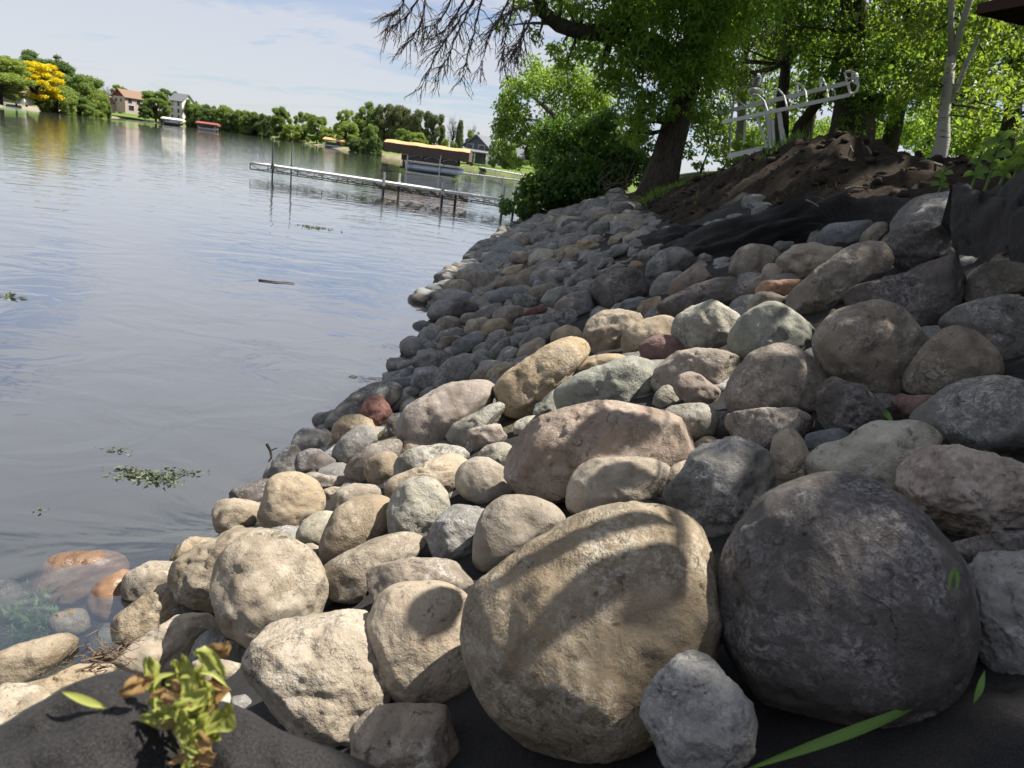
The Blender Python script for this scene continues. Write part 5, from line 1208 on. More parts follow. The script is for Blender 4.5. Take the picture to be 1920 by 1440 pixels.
# leaf blades added out of view, shaped from the curved shadows they throw on boulders
ARC = [([(905, 1118), (960, 1078), (1040, 1030), (1130, 990), (1225, 972), (1262, 985)], 0.024, 1.37), ([(965, 1205), (1040, 1150), (1130, 1090), (1215, 1052), (1275, 1030)], 0.033, 1.37), ([(1215, 1120), (1245, 1070), (1285, 1040)], 0.055, 1.44), ([(1175, 1180), (1210, 1110), (1260, 1060)], 0.022, 1.44),
       ([(1010, 905), (1060, 870), (1095, 820), (1125, 770)], 0.050, 1.73), ([(1080, 850), (1140, 815), (1205, 800), (1235, 815)], 0.024, 1.73), ([(1085, 925), (1130, 892), (1180, 888), (1225, 905)], 0.026, 1.66), ([(1100, 800), (1160, 780), (1220, 782)], 0.022, 1.73),
       ([(905, 1045), (940, 1000), (975, 945)], 0.033, 1.51), ([(775, 1190), (820, 1140), (860, 1110)], 0.055, 1.58), ([(1290, 600), (1320, 575), (1355, 568)], 0.024, 3.0), ([(1425, 640), (1455, 600), (1475, 575)], 0.033, 3.0), ([(1465, 505), (1520, 490), (1590, 486)], 0.033, 3.0)]
q = MB(); vv, ff = [], []
for pts, wd, h in ARC:
    C_ = []
    for x, y in pts:
        p = rockhit(x, y); C_.append(p+SUN/SUN[2]*h)
    C_ = np.array(C_); tt = np.linspace(0, len(C_)-1, 12); C_ = np.stack([np.interp(tt, np.arange(len(C_)), C_[:, i]) for i in range(3)], 1)
    T_ = np.gradient(C_, axis=0); s_ = np.cross(T_, SUN); s_ /= np.linalg.norm(s_, axis=1)[:, None]; w_ = wd*np.sin(np.linspace(.5, 2.9, 12))[:, None]
    if any(-40 < proj(c_)[0] < 1960 and -40 < proj(c_)[1] < 1480 and proj(c_)[2] > 0 for c_ in C_): continue
    o_ = len(vv); vv += list(C_-s_*w_)+list(C_+SUN*.004)+list(C_+s_*w_); ff += [(o_+i+12*k, o_+i+1+12*k, o_+i+13+12*k, o_+i+12+12*k) for i in range(11) for k in range(2)]
    e = C_[-1]; q.tube([e, e+np.array([.5, .2, .9]), np.array([3.6, 2.6, 4.4]), tp+[-.4, .2, 3.4]], [.004, .006, .012, .03], 4, False)
link('shadow_leaves', fast('shadow_leaves', np.array(vv)-tp, np.array(ff)), LM['mid'], shade); tag(q.build('drooping_twigs', BARKD, shade), kind='stuff')

# ------------------------------------------------------------------ trees of the far shore (one crown per kind, copied)
def far_proto(kind, seed):
    g = np.random.default_rng(seed); q = MB(); cs, rs = [], []
    if kind == 'conifer':
        for k in range(46):
            z = 1.5+8.5*(k/46)**.9; r = 3.0*max(.02, 1-(z-1.5)/8.9)**.55+.2; a = k*2.4+g.uniform(-.3, .3); cs.append((math.cos(a)*r*.62, math.sin(a)*r*.62, z)); rs.append(.55+.22*r)
        q.tube([(0, 0, -1), (0, 0, 9.6)], [.22, .05], 7)
    elif kind == 'bare':
        q.tube([(0, 0, -1), (.1, 0, 3), (0, .1, 6)], [.25, .16, .07], 6)
        for k in range(60):
            z = g.uniform(2, 6); a = g.uniform(0, 6.28); e = np.array([math.cos(a)*g.uniform(1, 3), math.sin(a)*g.uniform(1, 3), z+g.uniform(1.2, 4.0)]); s = np.array([0, 0, z]); m1 = (s+e)/2+g.normal(size=3)*.2
            q.tube([s, m1, e], [.07, .05, .02], 4, False)
            for _ in range(4): e2 = e+g.normal(size=3)*.5+np.array([0, 0, .5]); q.tube([m1*.4+e*.6, e2], [.03, .012], 3, False)
    else:
        nn = 60
        for k in range(nn):
            if kind == 'bush': z = g.uniform(.4, 7.6); r = 3.6*math.sqrt(max(.05, 1-((z-3.2)/5.2)**2))
            elif kind == 'willow': z = g.uniform(.8, 8.5); r = 3.4*math.sqrt(max(.05, 1-((z-4.6)/5.2)**2))
            else: z = g.uniform(.8, 9.2); r = 3.8*math.sqrt(max(.05, 1-((z-4.9)/5.3)**2))
            a = g.uniform(0, 6.28); f = g.uniform(.3, .9)**.6; cs.append((math.cos(a)*r*f, math.sin(a)*r*f, z)); rs.append(g.uniform(.5, 1.35))
        q.tube([(0, 0, -1), (.1, .1, 2), (0, 0, 5)], [.28, .22, .10], 7)
        for c in cs[::3]: q.tube([(0, 0, 2.2), (c[0]*.5, c[1]*.5, (2.4+c[2])/2), c], [.12, .08, .03], 4, False)
    t = q.build('trunk', BARKD)
    tm = t.data; bpy.data.objects.remove(t)
    if kind == 'bare': return tm, None
    P = clump_points(np.array(cs), rs, 620 if kind != 'conifer' else 800, g); V, Fc = leaf_mesh('crown', P, .25 if kind != 'conifer' else .24, .7, 1.2 if kind == 'willow' else .2, g)
    return tm, fast('crown', V, Fc, False)
PRO = {k: [far_proto(k, s) for s in ((1, 2, 3) if k in ('broad', 'bush') else (1, 2))] for k in ('broad', 'bush', 'willow', 'conifer', 'bare')}
def far_tree(px, yt, yb, wpx, D, kind, mt, label, group=None, name=None):
    i = far_tree.n = getattr(far_tree, 'n', 0)+1
    tm, cmh = PRO[kind][i % len(PRO[kind])]; b = onland(px, yb, D); top = at(px, yt, D)[2]
    yb_z = at(px, yb, D)[2]; b[2] = min(b[2], yb_z) if b[2] > yb_z-3 else yb_z
    h = max(1.0, top-b[2]); w = wpx*D/F; nm = 'shrub' if kind == 'bush' and h < 4 else 'tree'
    t = thing(nm, b, label, nm, group); t.rotation_euler = (0, 0, i*1.7); t.scale = (w/8.0, w/8.0, h/10.0 if kind != 'bush' else h/8.4)
    if kind != 'bare': link('trunk', tm, BARKD, t)
    else: link('bare_branches', tm, BARKG, t)
    if cmh is not None:
        o = link('crown', cmh, LM[mt], t); o.material_slots[0].link = 'OBJECT'; o.material_slots[0].material = LM[mt]
FT = [
 (2, 100, 188, 85, 195, 'broad', 'farlite', 'big light green tree at the left frame edge by the small pale house'),
 (30, 108, 190, 40, 215, 'broad', 'fardark', 'dull dark tree behind the light green tree at far left'),
 (92, 97, 190, 78, 235, 'broad', 'fardark', 'tall dark green tree rising behind the golden tree'),
 (69, 113, 190, 74, 205, 'broad', 'gold', 'golden yellow leaved tree on the far left shore'),
 (50, 160, 196, 44, 212, 'bush', 'fardark', 'dark shady shrub under the golden tree'),
 (108, 142, 208, 56, 212, 'willow', 'farlite', 'pale olive tree right of the golden tree'),
 (138, 135, 212, 62, 222, 'broad', 'far', 'rounded green tree behind the olive one by the water'),
 (168, 142, 214, 56, 232, 'broad', 'far', 'tall green tree at the right end of the golden tree group'),
 (176, 164, 218, 50, 224, 'bush', 'farlite', 'bright green shrub at the waterline end of the tree group'),
 (150, 180, 216, 50, 218, 'bush', 'far', 'low green shrub below the rounded trees on the far left'),
 (196, 178, 218, 24, 232, 'bush', 'far', 'small shrub next to the beige house driveway'),
 (207, 160, 205, 30, 380, 'bare', None, 'grey leafless tree behind the beige house at its left'),
 (226, 158, 205, 26, 385, 'broad', 'farlite', 'pale tree top behind the beige house'),
 (292, 171, 224, 50, 322, 'broad', 'far', 'round green tree hiding the right side of the beige house'),
 (272, 198, 222, 24, 316, 'bush', 'fardark', 'dark shrub at the foot of the beige house'),
 (319, 166, 222, 40, 345, 'broad', 'fardark', 'dark green tree left of the tall white house'),
 (352, 182, 226, 22, 352, 'broad', 'far', 'narrow tree behind the right side of the white house'),
]
for k in range(13):
    x = 362+k*11.4; FT.append((x, 186+k*2.2+(k*7 % 5)*2.2, 236+k*1.9, 30+(k*5 % 4)*4, 330-k*3, ('broad', 'bush')[k % 2], ('far', 'farlite', 'far', 'fardark')[k % 4], f"{('first', 'second', 'third', 'fourth', 'fifth', 'sixth', 'seventh', 'eighth', 'ninth', 'tenth', 'eleventh', 'twelfth', 'thirteenth')[k]} {('green', 'pale green', 'green', 'dark green')[k % 4]} tree of the distant row counted from the white house"))
FT += [
 (498, 212, 256, 30, 275, 'broad', 'fardark', 'dark tree at the right end of the distant row'),
 (527, 200, 258, 40, 268, 'broad', 'far', 'tall airy tree standing above the distant shore row'),
 (548, 228, 264, 40, 255, 'willow', 'farlite', 'pale willow like tree on the distant shore'),
 (570, 208, 264, 38, 262, 'broad', 'far', 'green tree right of the pale willow'),
 (594, 216, 268, 38, 252, 'broad', 'far', 'bushy green tree left of the tan canopied lift'),
 (612, 232, 270, 30, 246, 'willow', 'farlite', 'light green rounded tree above the reeds'),
 (645, 202, 274, 36, 235, 'broad', 'farlite', 'tall light green tree behind the tan canopied lift'),
 (652, 228, 278, 44, 216, 'bush', 'farlite', 'bright green shrub right above the tan canopied lift'),
 (690, 187, 282, 52, 226, 'broad', 'far', 'tallest green tree at the left of the pine group'),
 (716, 190, 284, 42, 222, 'broad', 'pine', 'olive green crown next to the tallest tree'),
 (744, 196, 286, 44, 220, 'broad', 'pine', 'first olive pine of the group behind the pontoon boat'),
 (768, 200, 290, 44, 218, 'bush', 'pine', 'second olive pine above the pontoon boat canopy'),
 (790, 204, 292, 44, 216, 'broad', 'pine', 'third olive pine above the middle of the canopy'),
 (812, 212, 294, 40, 214, 'broad', 'pine', 'lowest olive pine at the right end of the group'),
 (730, 215, 286, 46, 224, 'broad', 'pine', 'bushy olive tree filling the pine group'),
 (756, 240, 290, 40, 205, 'bush', 'far', 'green bush below the pines behind the boat canopy'),
 (782, 248, 292, 40, 200, 'bush', 'farlite', 'light green bush behind the middle of the boat canopy'),
 (846, 214, 294, 34, 210, 'bare', None, 'grey leafless tree right of the pine group'),
 (858, 226, 296, 24, 205, 'conifer', 'pine', 'brownish conifer in front of the grey leafless tree'),
 (880, 230, 296, 26, 215, 'bare', None, 'smaller grey leafless tree near the slate house'),
 (886, 243, 296, 34, 190, 'broad', 'far', 'small green tree left of the slate grey house'),
 (833, 258, 292, 16, 168, 'bush', 'farlite', 'bright lime green shrub above the right end of the canopy'),
 (848, 266, 294, 18, 172, 'bush', 'far', 'round green shrub beside the lime green one'),
 (876, 280, 304, 22, 150, 'bush', 'farlite', 'yellow green shrub by the canopy end on the lawn'),
 (884, 288, 306, 10, 140, 'bush', 'fardark', 'small dark round shrub on the lawn edge'),
 (692, 232, 292, 36, 166, 'bush', 'far', 'green bush at the point right of the tan canopied lift'),
 (668, 256, 288, 34, 172, 'bush', 'fardark', 'dark bush reaching over the water at the point'),
 (704, 256, 292, 26, 164, 'bush', 'fardark', 'dark green bush at the tip of the point'),
 (935, 262, 308, 30, 165, 'broad', 'far', 'green tree between the slate house and the brown house'),
 (975, 250, 315, 50, 170, 'broad', 'far', 'leafy tree behind the brown house'),
 (925, 262, 306, 22, 140, 'broad', 'far', 'leafy tree hiding the right side of the slate grey house'),
 (952, 268, 312, 34, 140, 'bush', 'far', 'shrub in front of the low dark house'),
 (1020, 240, 320, 60, 165, 'broad', 'far', 'tall tree behind the feathery waterside tree'),
]
seen = {}
for f in FT:
    lab = f[7]; seen[lab] = seen.get(lab, 0)+1
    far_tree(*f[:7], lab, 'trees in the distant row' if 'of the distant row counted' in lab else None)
# stones at the point, reeds along the far edge
for k, (x, y) in enumerate([(714, 290), (720, 291.5), (727, 292), (734, 293.5)]):
    p = atz(x, y, .1); V, Fc = ico(2); Bq = V*np.array([1.1, .8, .7])*(.7-.1*k)*(1+.15*noise3(V*2+k, 2)[:, None])
    tag(link('stone', fast('stone', Bq, Fc), RM['pale'], None, p), 'pale stone at the foot of the bushes on the point', 'rock', 'pale stones on the point')
P = []
for k in range(2600):
    x = g2.uniform(545, 655); p = atz(x, 264.5+(x-602)*.15+g2.uniform(-1.2, .6), 0); P.append(p+[0, 0, 0])
P = np.array(P); d_ = g2.normal(size=(len(P), 3))*.15; d_[:, 2] = 1; hgt = g2.uniform(.7, 1.6, (len(P), 1))
V = np.stack([P-[.06, 0, 0], P+[.06, 0, 0], P+d_*hgt], 1).reshape(-1, 3)
tag(link('reeds', fast('reeds', V, np.arange(len(V)).reshape(-1, 3), False), LM['reed']), 'pale dry reeds along the distant water edge', 'reeds', kind='stuff')
# ------------------------------------------------------------------ landscape fabric
def cloth_z(x, y):
    p = np.stack([x, y, 0*x], 1); return height(x, y)+.015+fbm(p*2.6, 3, 31)*.022+np.abs(fbm(p*np.array([7, 2.2, 1]), 3, 12))*.03
V, Fc = gridmesh(np.arange(-1.6, 4.2, .05), np.arange(-.4, 14, .07), cloth_z)
l = lake_dist(V[:, 0], V[:, 1])
lm = np.where(V[:, 1] < 3, .5, 1.5)
keep = (l[Fc].min(1) > lm[Fc].min(1)) & (l[Fc].max(1) < np.where(V[Fc[:, 0], 1] > 8.5, 2.7, 3.35))
tag(link('landscape_fabric', fast('landscape_fabric', V, Fc[keep]), FABRIC), 'black landscape fabric spread on the slope beneath the boulders', 'fabric')
def folded(name, low, top, label, bulge=.10, seed=0, back=.5, n=90, m=26, grounded=False):
    """a strip of cloth rising from LOW to TOP (points with a distance each), bulging and tucked down behind"""
    if grounded:
        lo, tp_ = [], []
        for p in low: lo.append(hit(p[0], p[1], .02))
        L0 = np.array(lo); xs_ = [p[0] for p in low]; dd_ = np.linalg.norm(L0-CC, axis=1)
        for p in top: tp_.append(at(p[0], p[1], float(np.interp(p[0], xs_, dd_))*1.03))
        lo, tp_ = L0, np.array(tp_)
    else: lo = np.array([at(*p) for p in low]); tp_ = np.array([at(*p) for p in top])
    def rs(P):
        s = np.concatenate([[0], np.cumsum(np.linalg.norm(np.diff(P, axis=0), axis=1))]); t = np.linspace(0, s[-1], n); return np.stack([np.interp(t, s, P[:, i]) for i in range(3)], 1)
    lo, tp_ = rs(lo), rs(tp_); V = np.zeros((n, m, 3))
    out = CC-(lo+tp_)/2; out[:, 2] = 0; out /= np.linalg.norm(out, axis=1)[:, None]
    for j in range(m):
        f = j/(m-1)*1.35
        if f <= 1: p = lo*(1-f)+tp_*f+out*(bulge*math.sin(math.pi*f)**.8)[..., None] if False else lo*(1-f)+tp_*f+out*bulge*math.sin(math.pi*f)
        else: p = tp_-out*back*(f-1)/.35-np.array([0, 0, .16])*((f-1)/.35)**1.5
        V[:, j] = p
    Q = V.reshape(-1, 3); u = np.repeat(np.arange(n)/n*6, m); w = np.tile(np.arange(m)/m*2, n); sc = np.linalg.norm(Q-CC, axis=1)/4
    k = fbm(np.stack([u*1.3+w*.8, w*1.1-u*.2, 0*u], 1)+seed, 4, seed)*.06+np.abs(fbm(np.stack([u*1.1-w*.9, w*.9+u*.3, 0*u], 1)+seed*3, 2, seed+4))*.07-.02
    k = fbm(np.stack([u*.7+w*1.2, w*1.6, 0*u], 1)+seed, 3, seed)*.09+np.abs(fbm(np.stack([u*.9-w*2.4, w*1.5, 0*u], 1)+seed*2, 3, seed+4))*.08+fbm(Q*7, 2, 5)*.008-.03
    k *= np.clip(sc, .5, 1.4); Q = Q+np.repeat(out, m, 0)*k[:, None]+np.array([0, 0, 1])*(k*.5)[:, None]
    i = np.arange((n-1)*m).reshape(n-1, m)[:, :-1].ravel()
    return tag(link(name, fast(name, Q, np.stack([i, i+1, i+m+1, i+m], 1)), FABRIC), label, 'fabric')
folded('landscape_fabric', [(1236, 476, 7.7), (1300, 486, 7.0), (1370, 480, 6.3), (1450, 468, 5.6), (1540, 446, 5.0), (1640, 438, 4.5), (1730, 440, 4.2)], [(1236, 466, 7.75), (1290, 440, 7.3), (1340, 419, 6.8), (1400, 414, 6.2), (1460, 402, 5.6), (1520, 384, 5.1), (1600, 377, 4.7), (1660, 372, 4.4), (1740, 376, 4.2)],
    'long black fabric fold lying between the dirt bank and the boulders', .12, 3, grounded=True)
folded('landscape_fabric', [(1132, 450, 10.6), (1170, 456, 9.8), (1210, 462, 9.0), (1250, 466, 8.2), (1300, 462, 7.6)], [(1134, 440, 10.7), (1165, 446, 9.9), (1196, 440, 9.3), (1250, 428, 8.8), (1300, 420, 8.2), (1335, 420, 7.8)],
    'narrow crumpled black fabric edge among grey stones up the slope', .06, 8, .3, 60, 18, True)
folded('landscape_fabric', [(1790, 452, 3.1), (1850, 478, 2.9), (1885, 500, 2.75), (1930, 520, 2.6), (2050, 560, 2.35)], [(1780, 360, 3.5), (1815, 352, 3.35), (1858, 343, 3.2), (1900, 334, 3.0), (1960, 318, 2.8), (2060, 300, 2.5)],
    'dark fabric sheet pulled up behind the banded boulder at right', .10, 13, .5, 60, 26)
# the fold of cloth close to the lens, lower left
fab = thing('landscape_fabric', at(250, 1420, .80), 'black fabric folded over a rock close by at the lower left', 'fabric')
for k, (pts, Dd) in enumerate([([(-140, 1420), (-40, 1400), (60, 1330), (150, 1284), (205, 1262), (250, 1266), (282, 1300), (300, 1360), (330, 1430), (345, 1540), (300, 1650), (-140, 1650)], .80),
                               ([(352, 1345), (380, 1312), (410, 1312), (470, 1345), (560, 1388), (660, 1428), (780, 1490), (780, 1650), (420, 1650), (372, 1480)], .84)]):
    q_ = np.array(pts, float); c = at(*q_.mean(0), Dd); r = math.sqrt(120000/math.pi)*Dd/F*.75
    B, Fc = rock_mesh(q_, c, r*(.9 if k < 2 else .5), .12, 300+k, 6)
    w = (CC-c)/np.linalg.norm(CC-c); B = B-w[None]*0
    p = B+c; cr_ = np.abs(fbm(p*np.array([5, 5, 5])+k*4.2, 4, 40+k))*.035+fbm(p*14, 3, 44)*.004
    if k == 0:  # a pressed-in crease across the fold
        a_, b_ = at(60, 1440, Dd), at(250, 1370, Dd); e = (b_-a_)/np.linalg.norm(b_-a_); v = p-a_; t_ = v@e; dperp = v-t_[:, None]*e; s_ = dperp@np.cross(w, e)
        cr_ += .030*np.exp(-(np.maximum(s_, 0)/.025)**2)*(s_ > -.2)*0+.028*sstep(0, .03, s_)
    B = B-w[None]*cr_[:, None]; link('fold', fast('fold', B+c-np.array(fab.location), Fc), FABRIC, fab)

# ------------------------------------------------------------------ leaves, twigs and weeds
def blade(pts, wd, mt, name, label=None, cat=None, parent=None, tw=0.0, n=14, group=None):
    P = np.array(pts, float); tt = np.linspace(0, len(P)-1, n); C_ = np.stack([np.interp(tt, np.arange(len(P)), P[:, i]) for i in range(3)], 1)
    for _ in range(2): C_[1:-1] = (C_[:-2]+C_[1:-1]*2+C_[2:])/4
    T_ = np.gradient(C_, axis=0); vw = CC-C_; s_ = np.cross(T_, vw+UP*.2); s_ /= np.linalg.norm(s_, axis=1)[:, None]; nn = np.cross(s_, T_); nn /= np.linalg.norm(nn, axis=1)[:, None]
    an = np.linspace(0, tw, n)[:, None]; s_ = s_*np.cos(an)+nn*np.sin(an)
    w_ = wd*np.sin(np.linspace(.12, 3.05, n)**1.0)[:, None]; V = np.concatenate([C_-s_*w_+nn*wd*.55, C_, C_+s_*w_+nn*wd*.55])
    Fc = np.array([(i+n*k, i+1+n*k, i+1+n*(k+1), i+n*(k+1)) for i in range(n-1) for k in range(2)])
    o = parent_origin(parent) if parent is not None else C_[0]
    ob = link(name, fast(name, V-o, Fc), LM[mt], parent, None if parent is not None else o)
    if label: tag(ob, label, cat, group)
    return ob
blade([at(1395, 1445, 1.20), at(1500, 1408, 1.22), at(1600, 1372, 1.24), at(1680, 1340, 1.27), at(1752, 1306, 1.30)], .008, 'grass', 'grass_blade', 'long green grass blade lying on black fabric at the bottom right', 'grass blade', tw=.5)
blade([at(1826, 1318, 1.22), at(1838, 1290, 1.22), at(1846, 1258, 1.23)], .004, 'grass', 'grass_blade', 'short upright green blade beside the pale crusted boulder', 'grass blade')
blade([at(1782, 1112, 1.22), at(1779, 1090, 1.22), at(1786, 1068, 1.23), at(1795, 1070, 1.23), at(1797, 1100, 1.22), at(1786, 1115, 1.22)], .003, 'grass', 'grass_blade', 'curled green blade stuck between the two dark right boulders', 'grass blade')
blade([at(1655, 765, 2.35), at(1664, 778, 2.35), at(1676, 796, 2.32)], .008, 'grass', 'grass_blade', 'small green blade beside the horned dark stone', 'grass blade')
blade([at(116, 1297, .775), at(145, 1308, .77), at(175, 1320, .765), at(200, 1328, .765)], .0035, 'wilt', 'leaf_stalk', 'yellow green leaf stalk lying on the near black fabric fold', 'leaf stalk')
lv = thing('wilted_leaves', at(350, 1320, .76), 'clump of wilted yellow green leaves between the black fabric folds', 'leaves')
g4 = np.random.default_rng(3)
for k in range(58):
    x, y = (g4.normal(345, 30), g4.normal(1312, 34)) if k < 48 else (g4.normal(362, 12), g4.uniform(1370, 1440)); Dd = g4.uniform(.70, .79); c = at(x, y, Dd); L_ = g4.uniform(.008, .019); a = g4.uniform(0, 6.28)
    nu, nv = 10, 7; d1 = CR*math.cos(a)+CU*math.sin(a); d2 = -CR*math.sin(a)+CU*math.cos(a); tl = g4.normal(size=2)*.6; d3 = -fwd+d1*tl[0]+d2*tl[1]; d3 /= np.linalg.norm(d3)
    V = []; rag = g4.uniform(.72, 1.2, (nu, 2)); ph = g4.uniform(0, 6, 3)
    for i in range(nu):
        for j in range(nv):
            u, v = i/(nu-1)-.5, j/(nv-1)-.5; wd = (math.cos(u*2.75)**.8*.72+.05)*rag[i, int(v > 0)]
            V.append(d1*u*L_*2.1+d2*v*L_*1.35*wd+d3*L_*(.35*abs(v)*math.sin(ph[0])+.22*math.sin(u*5+ph[1])+.16*math.sin(v*11+u*7+ph[2])+.05*g4.normal()-.05*(j == nv//2)))
    V = np.array(V)+c-np.array(lv.location); Fc = np.array([(i*nv+j, i*nv+j+1, i*nv+j+nv+1, i*nv+j+nv) for i in range(nu-1) for j in range(nv-1)])
    link('leaf', fast('leaf', V, Fc), LM['dry' if k % 4 == 0 else 'wilt'], lv)
for pts in ([(290, 1290), (296, 1330), (294, 1350)], [(330, 1262), (300, 1268), (288, 1290)], [(430, 1290), (400, 1262), (372, 1262)]):
    blade([at(x, y, .74) for x, y in pts], .0022, 'wilt', 'stalk', parent=lv)
# litter of cut leaves on the cloth at lower right
for k in range(12):
    x, y = g4.normal(1785, 18), g4.normal(1375, 30); p = hit(x, y, .035); a = g4.uniform(0, 6.28); d_ = (CR*math.cos(a)+CU*math.sin(a)*.6)*.013
    blade([p-d_, p+UP*.006, p+d_], .0028, 'grass' if k % 4 else 'dry', 'leaf_scrap', 'torn green leaf scrap on the black fabric at lower right', 'leaf scrap', n=6, group='leaf scraps on the fabric at lower right')
# roots caught at the waterline stones
q = MB(); c0 = at(218, 1222, 2.25)
for k in range(40):
    a = c0+g4.normal(size=3)*np.array([.035, .03, .012]); b_ = a+g4.normal(size=3)*np.array([.032, .022, .014]); q.tube([a, (a+b_)/2+g4.normal(size=3)*.012, b_], [.0018, .0014, .0008], 4, False)
for k in range(16):
    a = at(g4.uniform(140, 205), g4.uniform(1235, 1262), 2.15); b_ = a+CR*g4.uniform(.03, .08)+CU*g4.uniform(-.01, .03); q.tube([a, (a+b_)/2+g4.normal(size=3)*.006, b_], [.003, .0025, .001], 4, False)
tag(q.build('root_tangle', simple('dry root', (.15, .105, .07), .85, .2)), 'dry brown root tangle lying left of the sharp peaked stone', 'roots', kind='stuff')
def stick(pts, r0, label, col=TWIG, name='stick'):
    q = MB()
    for p, a_, b_ in pts: q.tube([at(*z) if len(z) == 3 else atz(z[0], z[1], .012) for z in p], np.linspace(a_*r0, b_*r0, len(p)), 6, True)
    tag(q.build(name, col), label, 'stick')
stick([([(500, 832, 4.1), (507, 845, 4.1), (509, 858, 4.1), (503, 866, 4.1)], 1, .5), ([(507, 845, 4.1), (514, 842, 4.1), (520, 840, 4.1)], .6, .3), ([(509, 858, 4.1), (505, 864, 4.1)], .6, .3)], .009, 'small forked black twig poking out of the water by the dark stones', BARKD)
stick([([(485, 524), (500, 526), (520, 528.5), (536, 529), (552, 531)], 1, .5)], .012, 'thin dark stick floating on the open water')
stick([([(862, 667, 6.2), (900, 652, 6.4), (930, 632, 6.7), (958, 612, 7.0)], 1, .6)], .018, 'thin dark branch lying across the grey waterside stones', BARKD)
stick([([(1512, 375, 5.0), (1524, 380, 4.95), (1535, 387, 4.9)], 1, .4)], .007, 'short pale twig sticking out of soil above the fabric', BARKG)
stick([([(1725, 300, 7.6), (1745, 304, 7.5), (1768, 312, 7.3)], 1, .6)], .018, 'pale root lying on the dirt bank below the birch', BARKG)
stick([([(1592, 268, 8.8), (1600, 285, 8.6)], 1, .5)], .010, 'thin upright twig at the crest of the dirt heap', BARKG)
stick([([(1585, 355, 6), (1600, 350, 6), (1630, 352, 6)], 1, .5)], .010, 'thin crooked twig on the dirt above the black fabric', BARKG)
# floating weeds
def weed(cx, cy, w, h, n, label, mt='weed', sz=.035, kind='stuff', zt=.012):
    P = []
    for k in range(n):
        a, b_ = g4.normal()*.42, g4.normal()*.36; p = atz(cx+a*w, cy+b_*h+.13*a*w, 0); P.append(p+UP*(zt*g4.random()+.002))
    P = np.array(P); V, Fc = leaf_mesh('weed', P, sz, .55, -.1, g4); V[:, 2] = np.maximum(V[:, 2]*.5, .001)+.001
    tag(link('floating_weed', fast('floating_weed', V, Fc, False), LM[mt]), label, 'water weed', kind=kind)
weed(282, 893, 74, 16, 240, 'raft of grey green weed floating on the dark water near the stones')
weed(345, 885, 50, 9, 46, 'loose weed leaves trailing right of the weed raft', sz=.024)
weed(218, 845, 34, 12, 34, 'scattered pale weed leaves floating beyond the weed raft', sz=.024)
weed(220, 896, 10, 8, 18, 'tiny weed tuft floating left of the weed raft', sz=.024)
weed(15, 557, 16, 3, 20, 'small green weed patch floating at the left frame edge', sz=.08)
weed(590, 427, 40, 3, 110, 'thin yellowish weed streak floating beyond the stick', 'wilt', .06)
weed(78, 955, 14, 6, 10, 'few pale weed leaves floating at lower left', sz=.022)
# submerged weed between the sunken stones
P = []
for k in range(420):
    p = atz(g4.normal(50, 34), g4.normal(1155, 28), -.10); P.append(p+UP*g4.uniform(-.10, .06))
V, Fc = leaf_mesh('water_plants', np.array(P), .045, .3, -.5, g4)
tag(link('water_plants', fast('water_plants', V, Fc, False), LM['dark']), 'murky green water plants below the surface at lower left', 'water plants', kind='stuff')
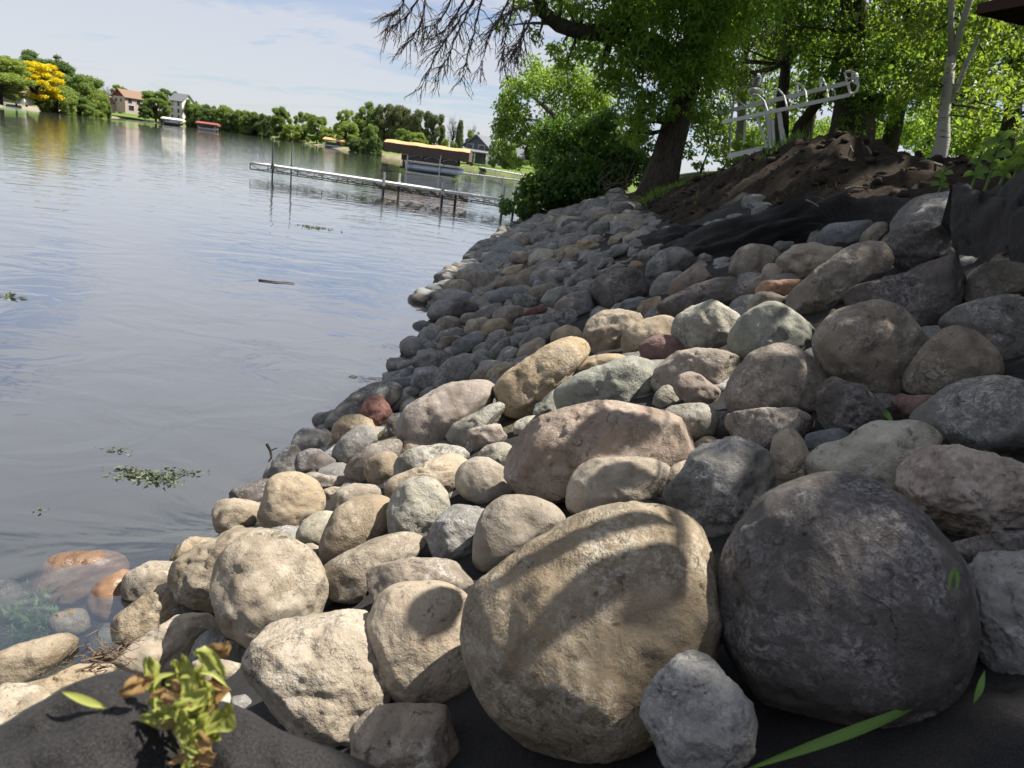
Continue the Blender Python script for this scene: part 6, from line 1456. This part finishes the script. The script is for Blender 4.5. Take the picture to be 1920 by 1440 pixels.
# young plants on the dirt at right
def sprig(x, y, Dd, hgt, nl, label, mt='grass', lsz=.05, lean=0.0):
    b_ = at(x, y, Dd); t = thing('plant', b_, label, 'plant'); top = b_+UP*hgt+CR*lean
    q = MB(); q.tube([b_-UP*.05, (b_+top)/2+CR*.01, top], [.006, .005, .003], 5, False); q.build('stem', LM['grass'], t)
    for k in range(nl):
        f = .15+.85*k/max(1, nl-1); a = k*2.4; s = b_*(1-f)+top*f; d_ = CR*math.cos(a)+fwd*math.sin(a)*.8+UP*.25; blade([s, s+d_*lsz*.5+UP*.01, s+d_*lsz-UP*.012], lsz*.26, mt, 'leaf', parent=t, n=8)
sprig(1822, 345, 3.6, .14, 9, 'slender young plant with narrow leaves behind the black fabric', lsz=.045)
sprig(1850, 342, 3.4, .17, 12, 'taller young plant right of the slender one behind the fabric', lsz=.06)
sprig(1760, 356, 4.6, .09, 7, 'low seedling beside the banded top boulder', lsz=.05)
sprig(1895, 330, 3.1, .10, 12, 'leafy dark green shrub tip at the right frame edge', 'mid', .045, .03)
sprig(1918, 322, 3.0, .12, 12, 'yellow green shrub sprig cut by the right frame edge', 'lite', .05)
sprig(1875, 338, 3.2, .06, 8, 'pale leaved creeping sprig above the dark fabric sheet', 'lite', .035)
# grass tufts on the dirt and at the foot of the big tree
def tuft(cs, n, spread, hg, label, mt='grass'):
    P = []
    for c in cs: P += [c+g4.normal(size=3)*np.array([spread, spread, 0]) for _ in range(n)]
    P = np.array(P); P[:, 2] = dirt_z(P[:, 0], P[:, 1])-.02; d_ = g4.normal(size=(len(P), 3))*.55; d_[:, 2] = 1; hh = g4.uniform(.5, 1.2, (len(P), 1))*hg
    a = g4.uniform(0, 6.28, len(P)); s_ = np.stack([np.cos(a), np.sin(a), 0*a], 1)*hg*.06
    V = np.stack([P-s_, P+s_, P+d_*hh], 1).reshape(-1, 3); tag(link('grass', fast('grass', V, np.arange(len(V)).reshape(-1, 3), False), LM[mt]), label, 'grass', kind='stuff')
tuft([onland(x, y, d_) for x, y, d_ in [(1455, 292, 10.5), (1470, 300, 10), (1478, 296, 10), (1430, 318, 10)]], 40, .12, .16, 'green grass tufts sprouting on the crest of the dirt bank')
tuft([onland(x, y, d_) for x, y, d_ in [(1240, 358, 15), (1262, 348, 15), (1290, 338, 15), (1215, 368, 14.5), (1275, 345, 15.5)]], 260, .30, .13, 'sunlit grass strip at the foot of the big leaning tree', 'lite')
tuft([onland(x, y, d_) for x, y, d_ in [(1470, 345, 7.5), (1295, 380, 10), (1560, 340, 7)]], 14, .08, .08, 'sparse weeds growing out of the bare dirt', 'wilt')
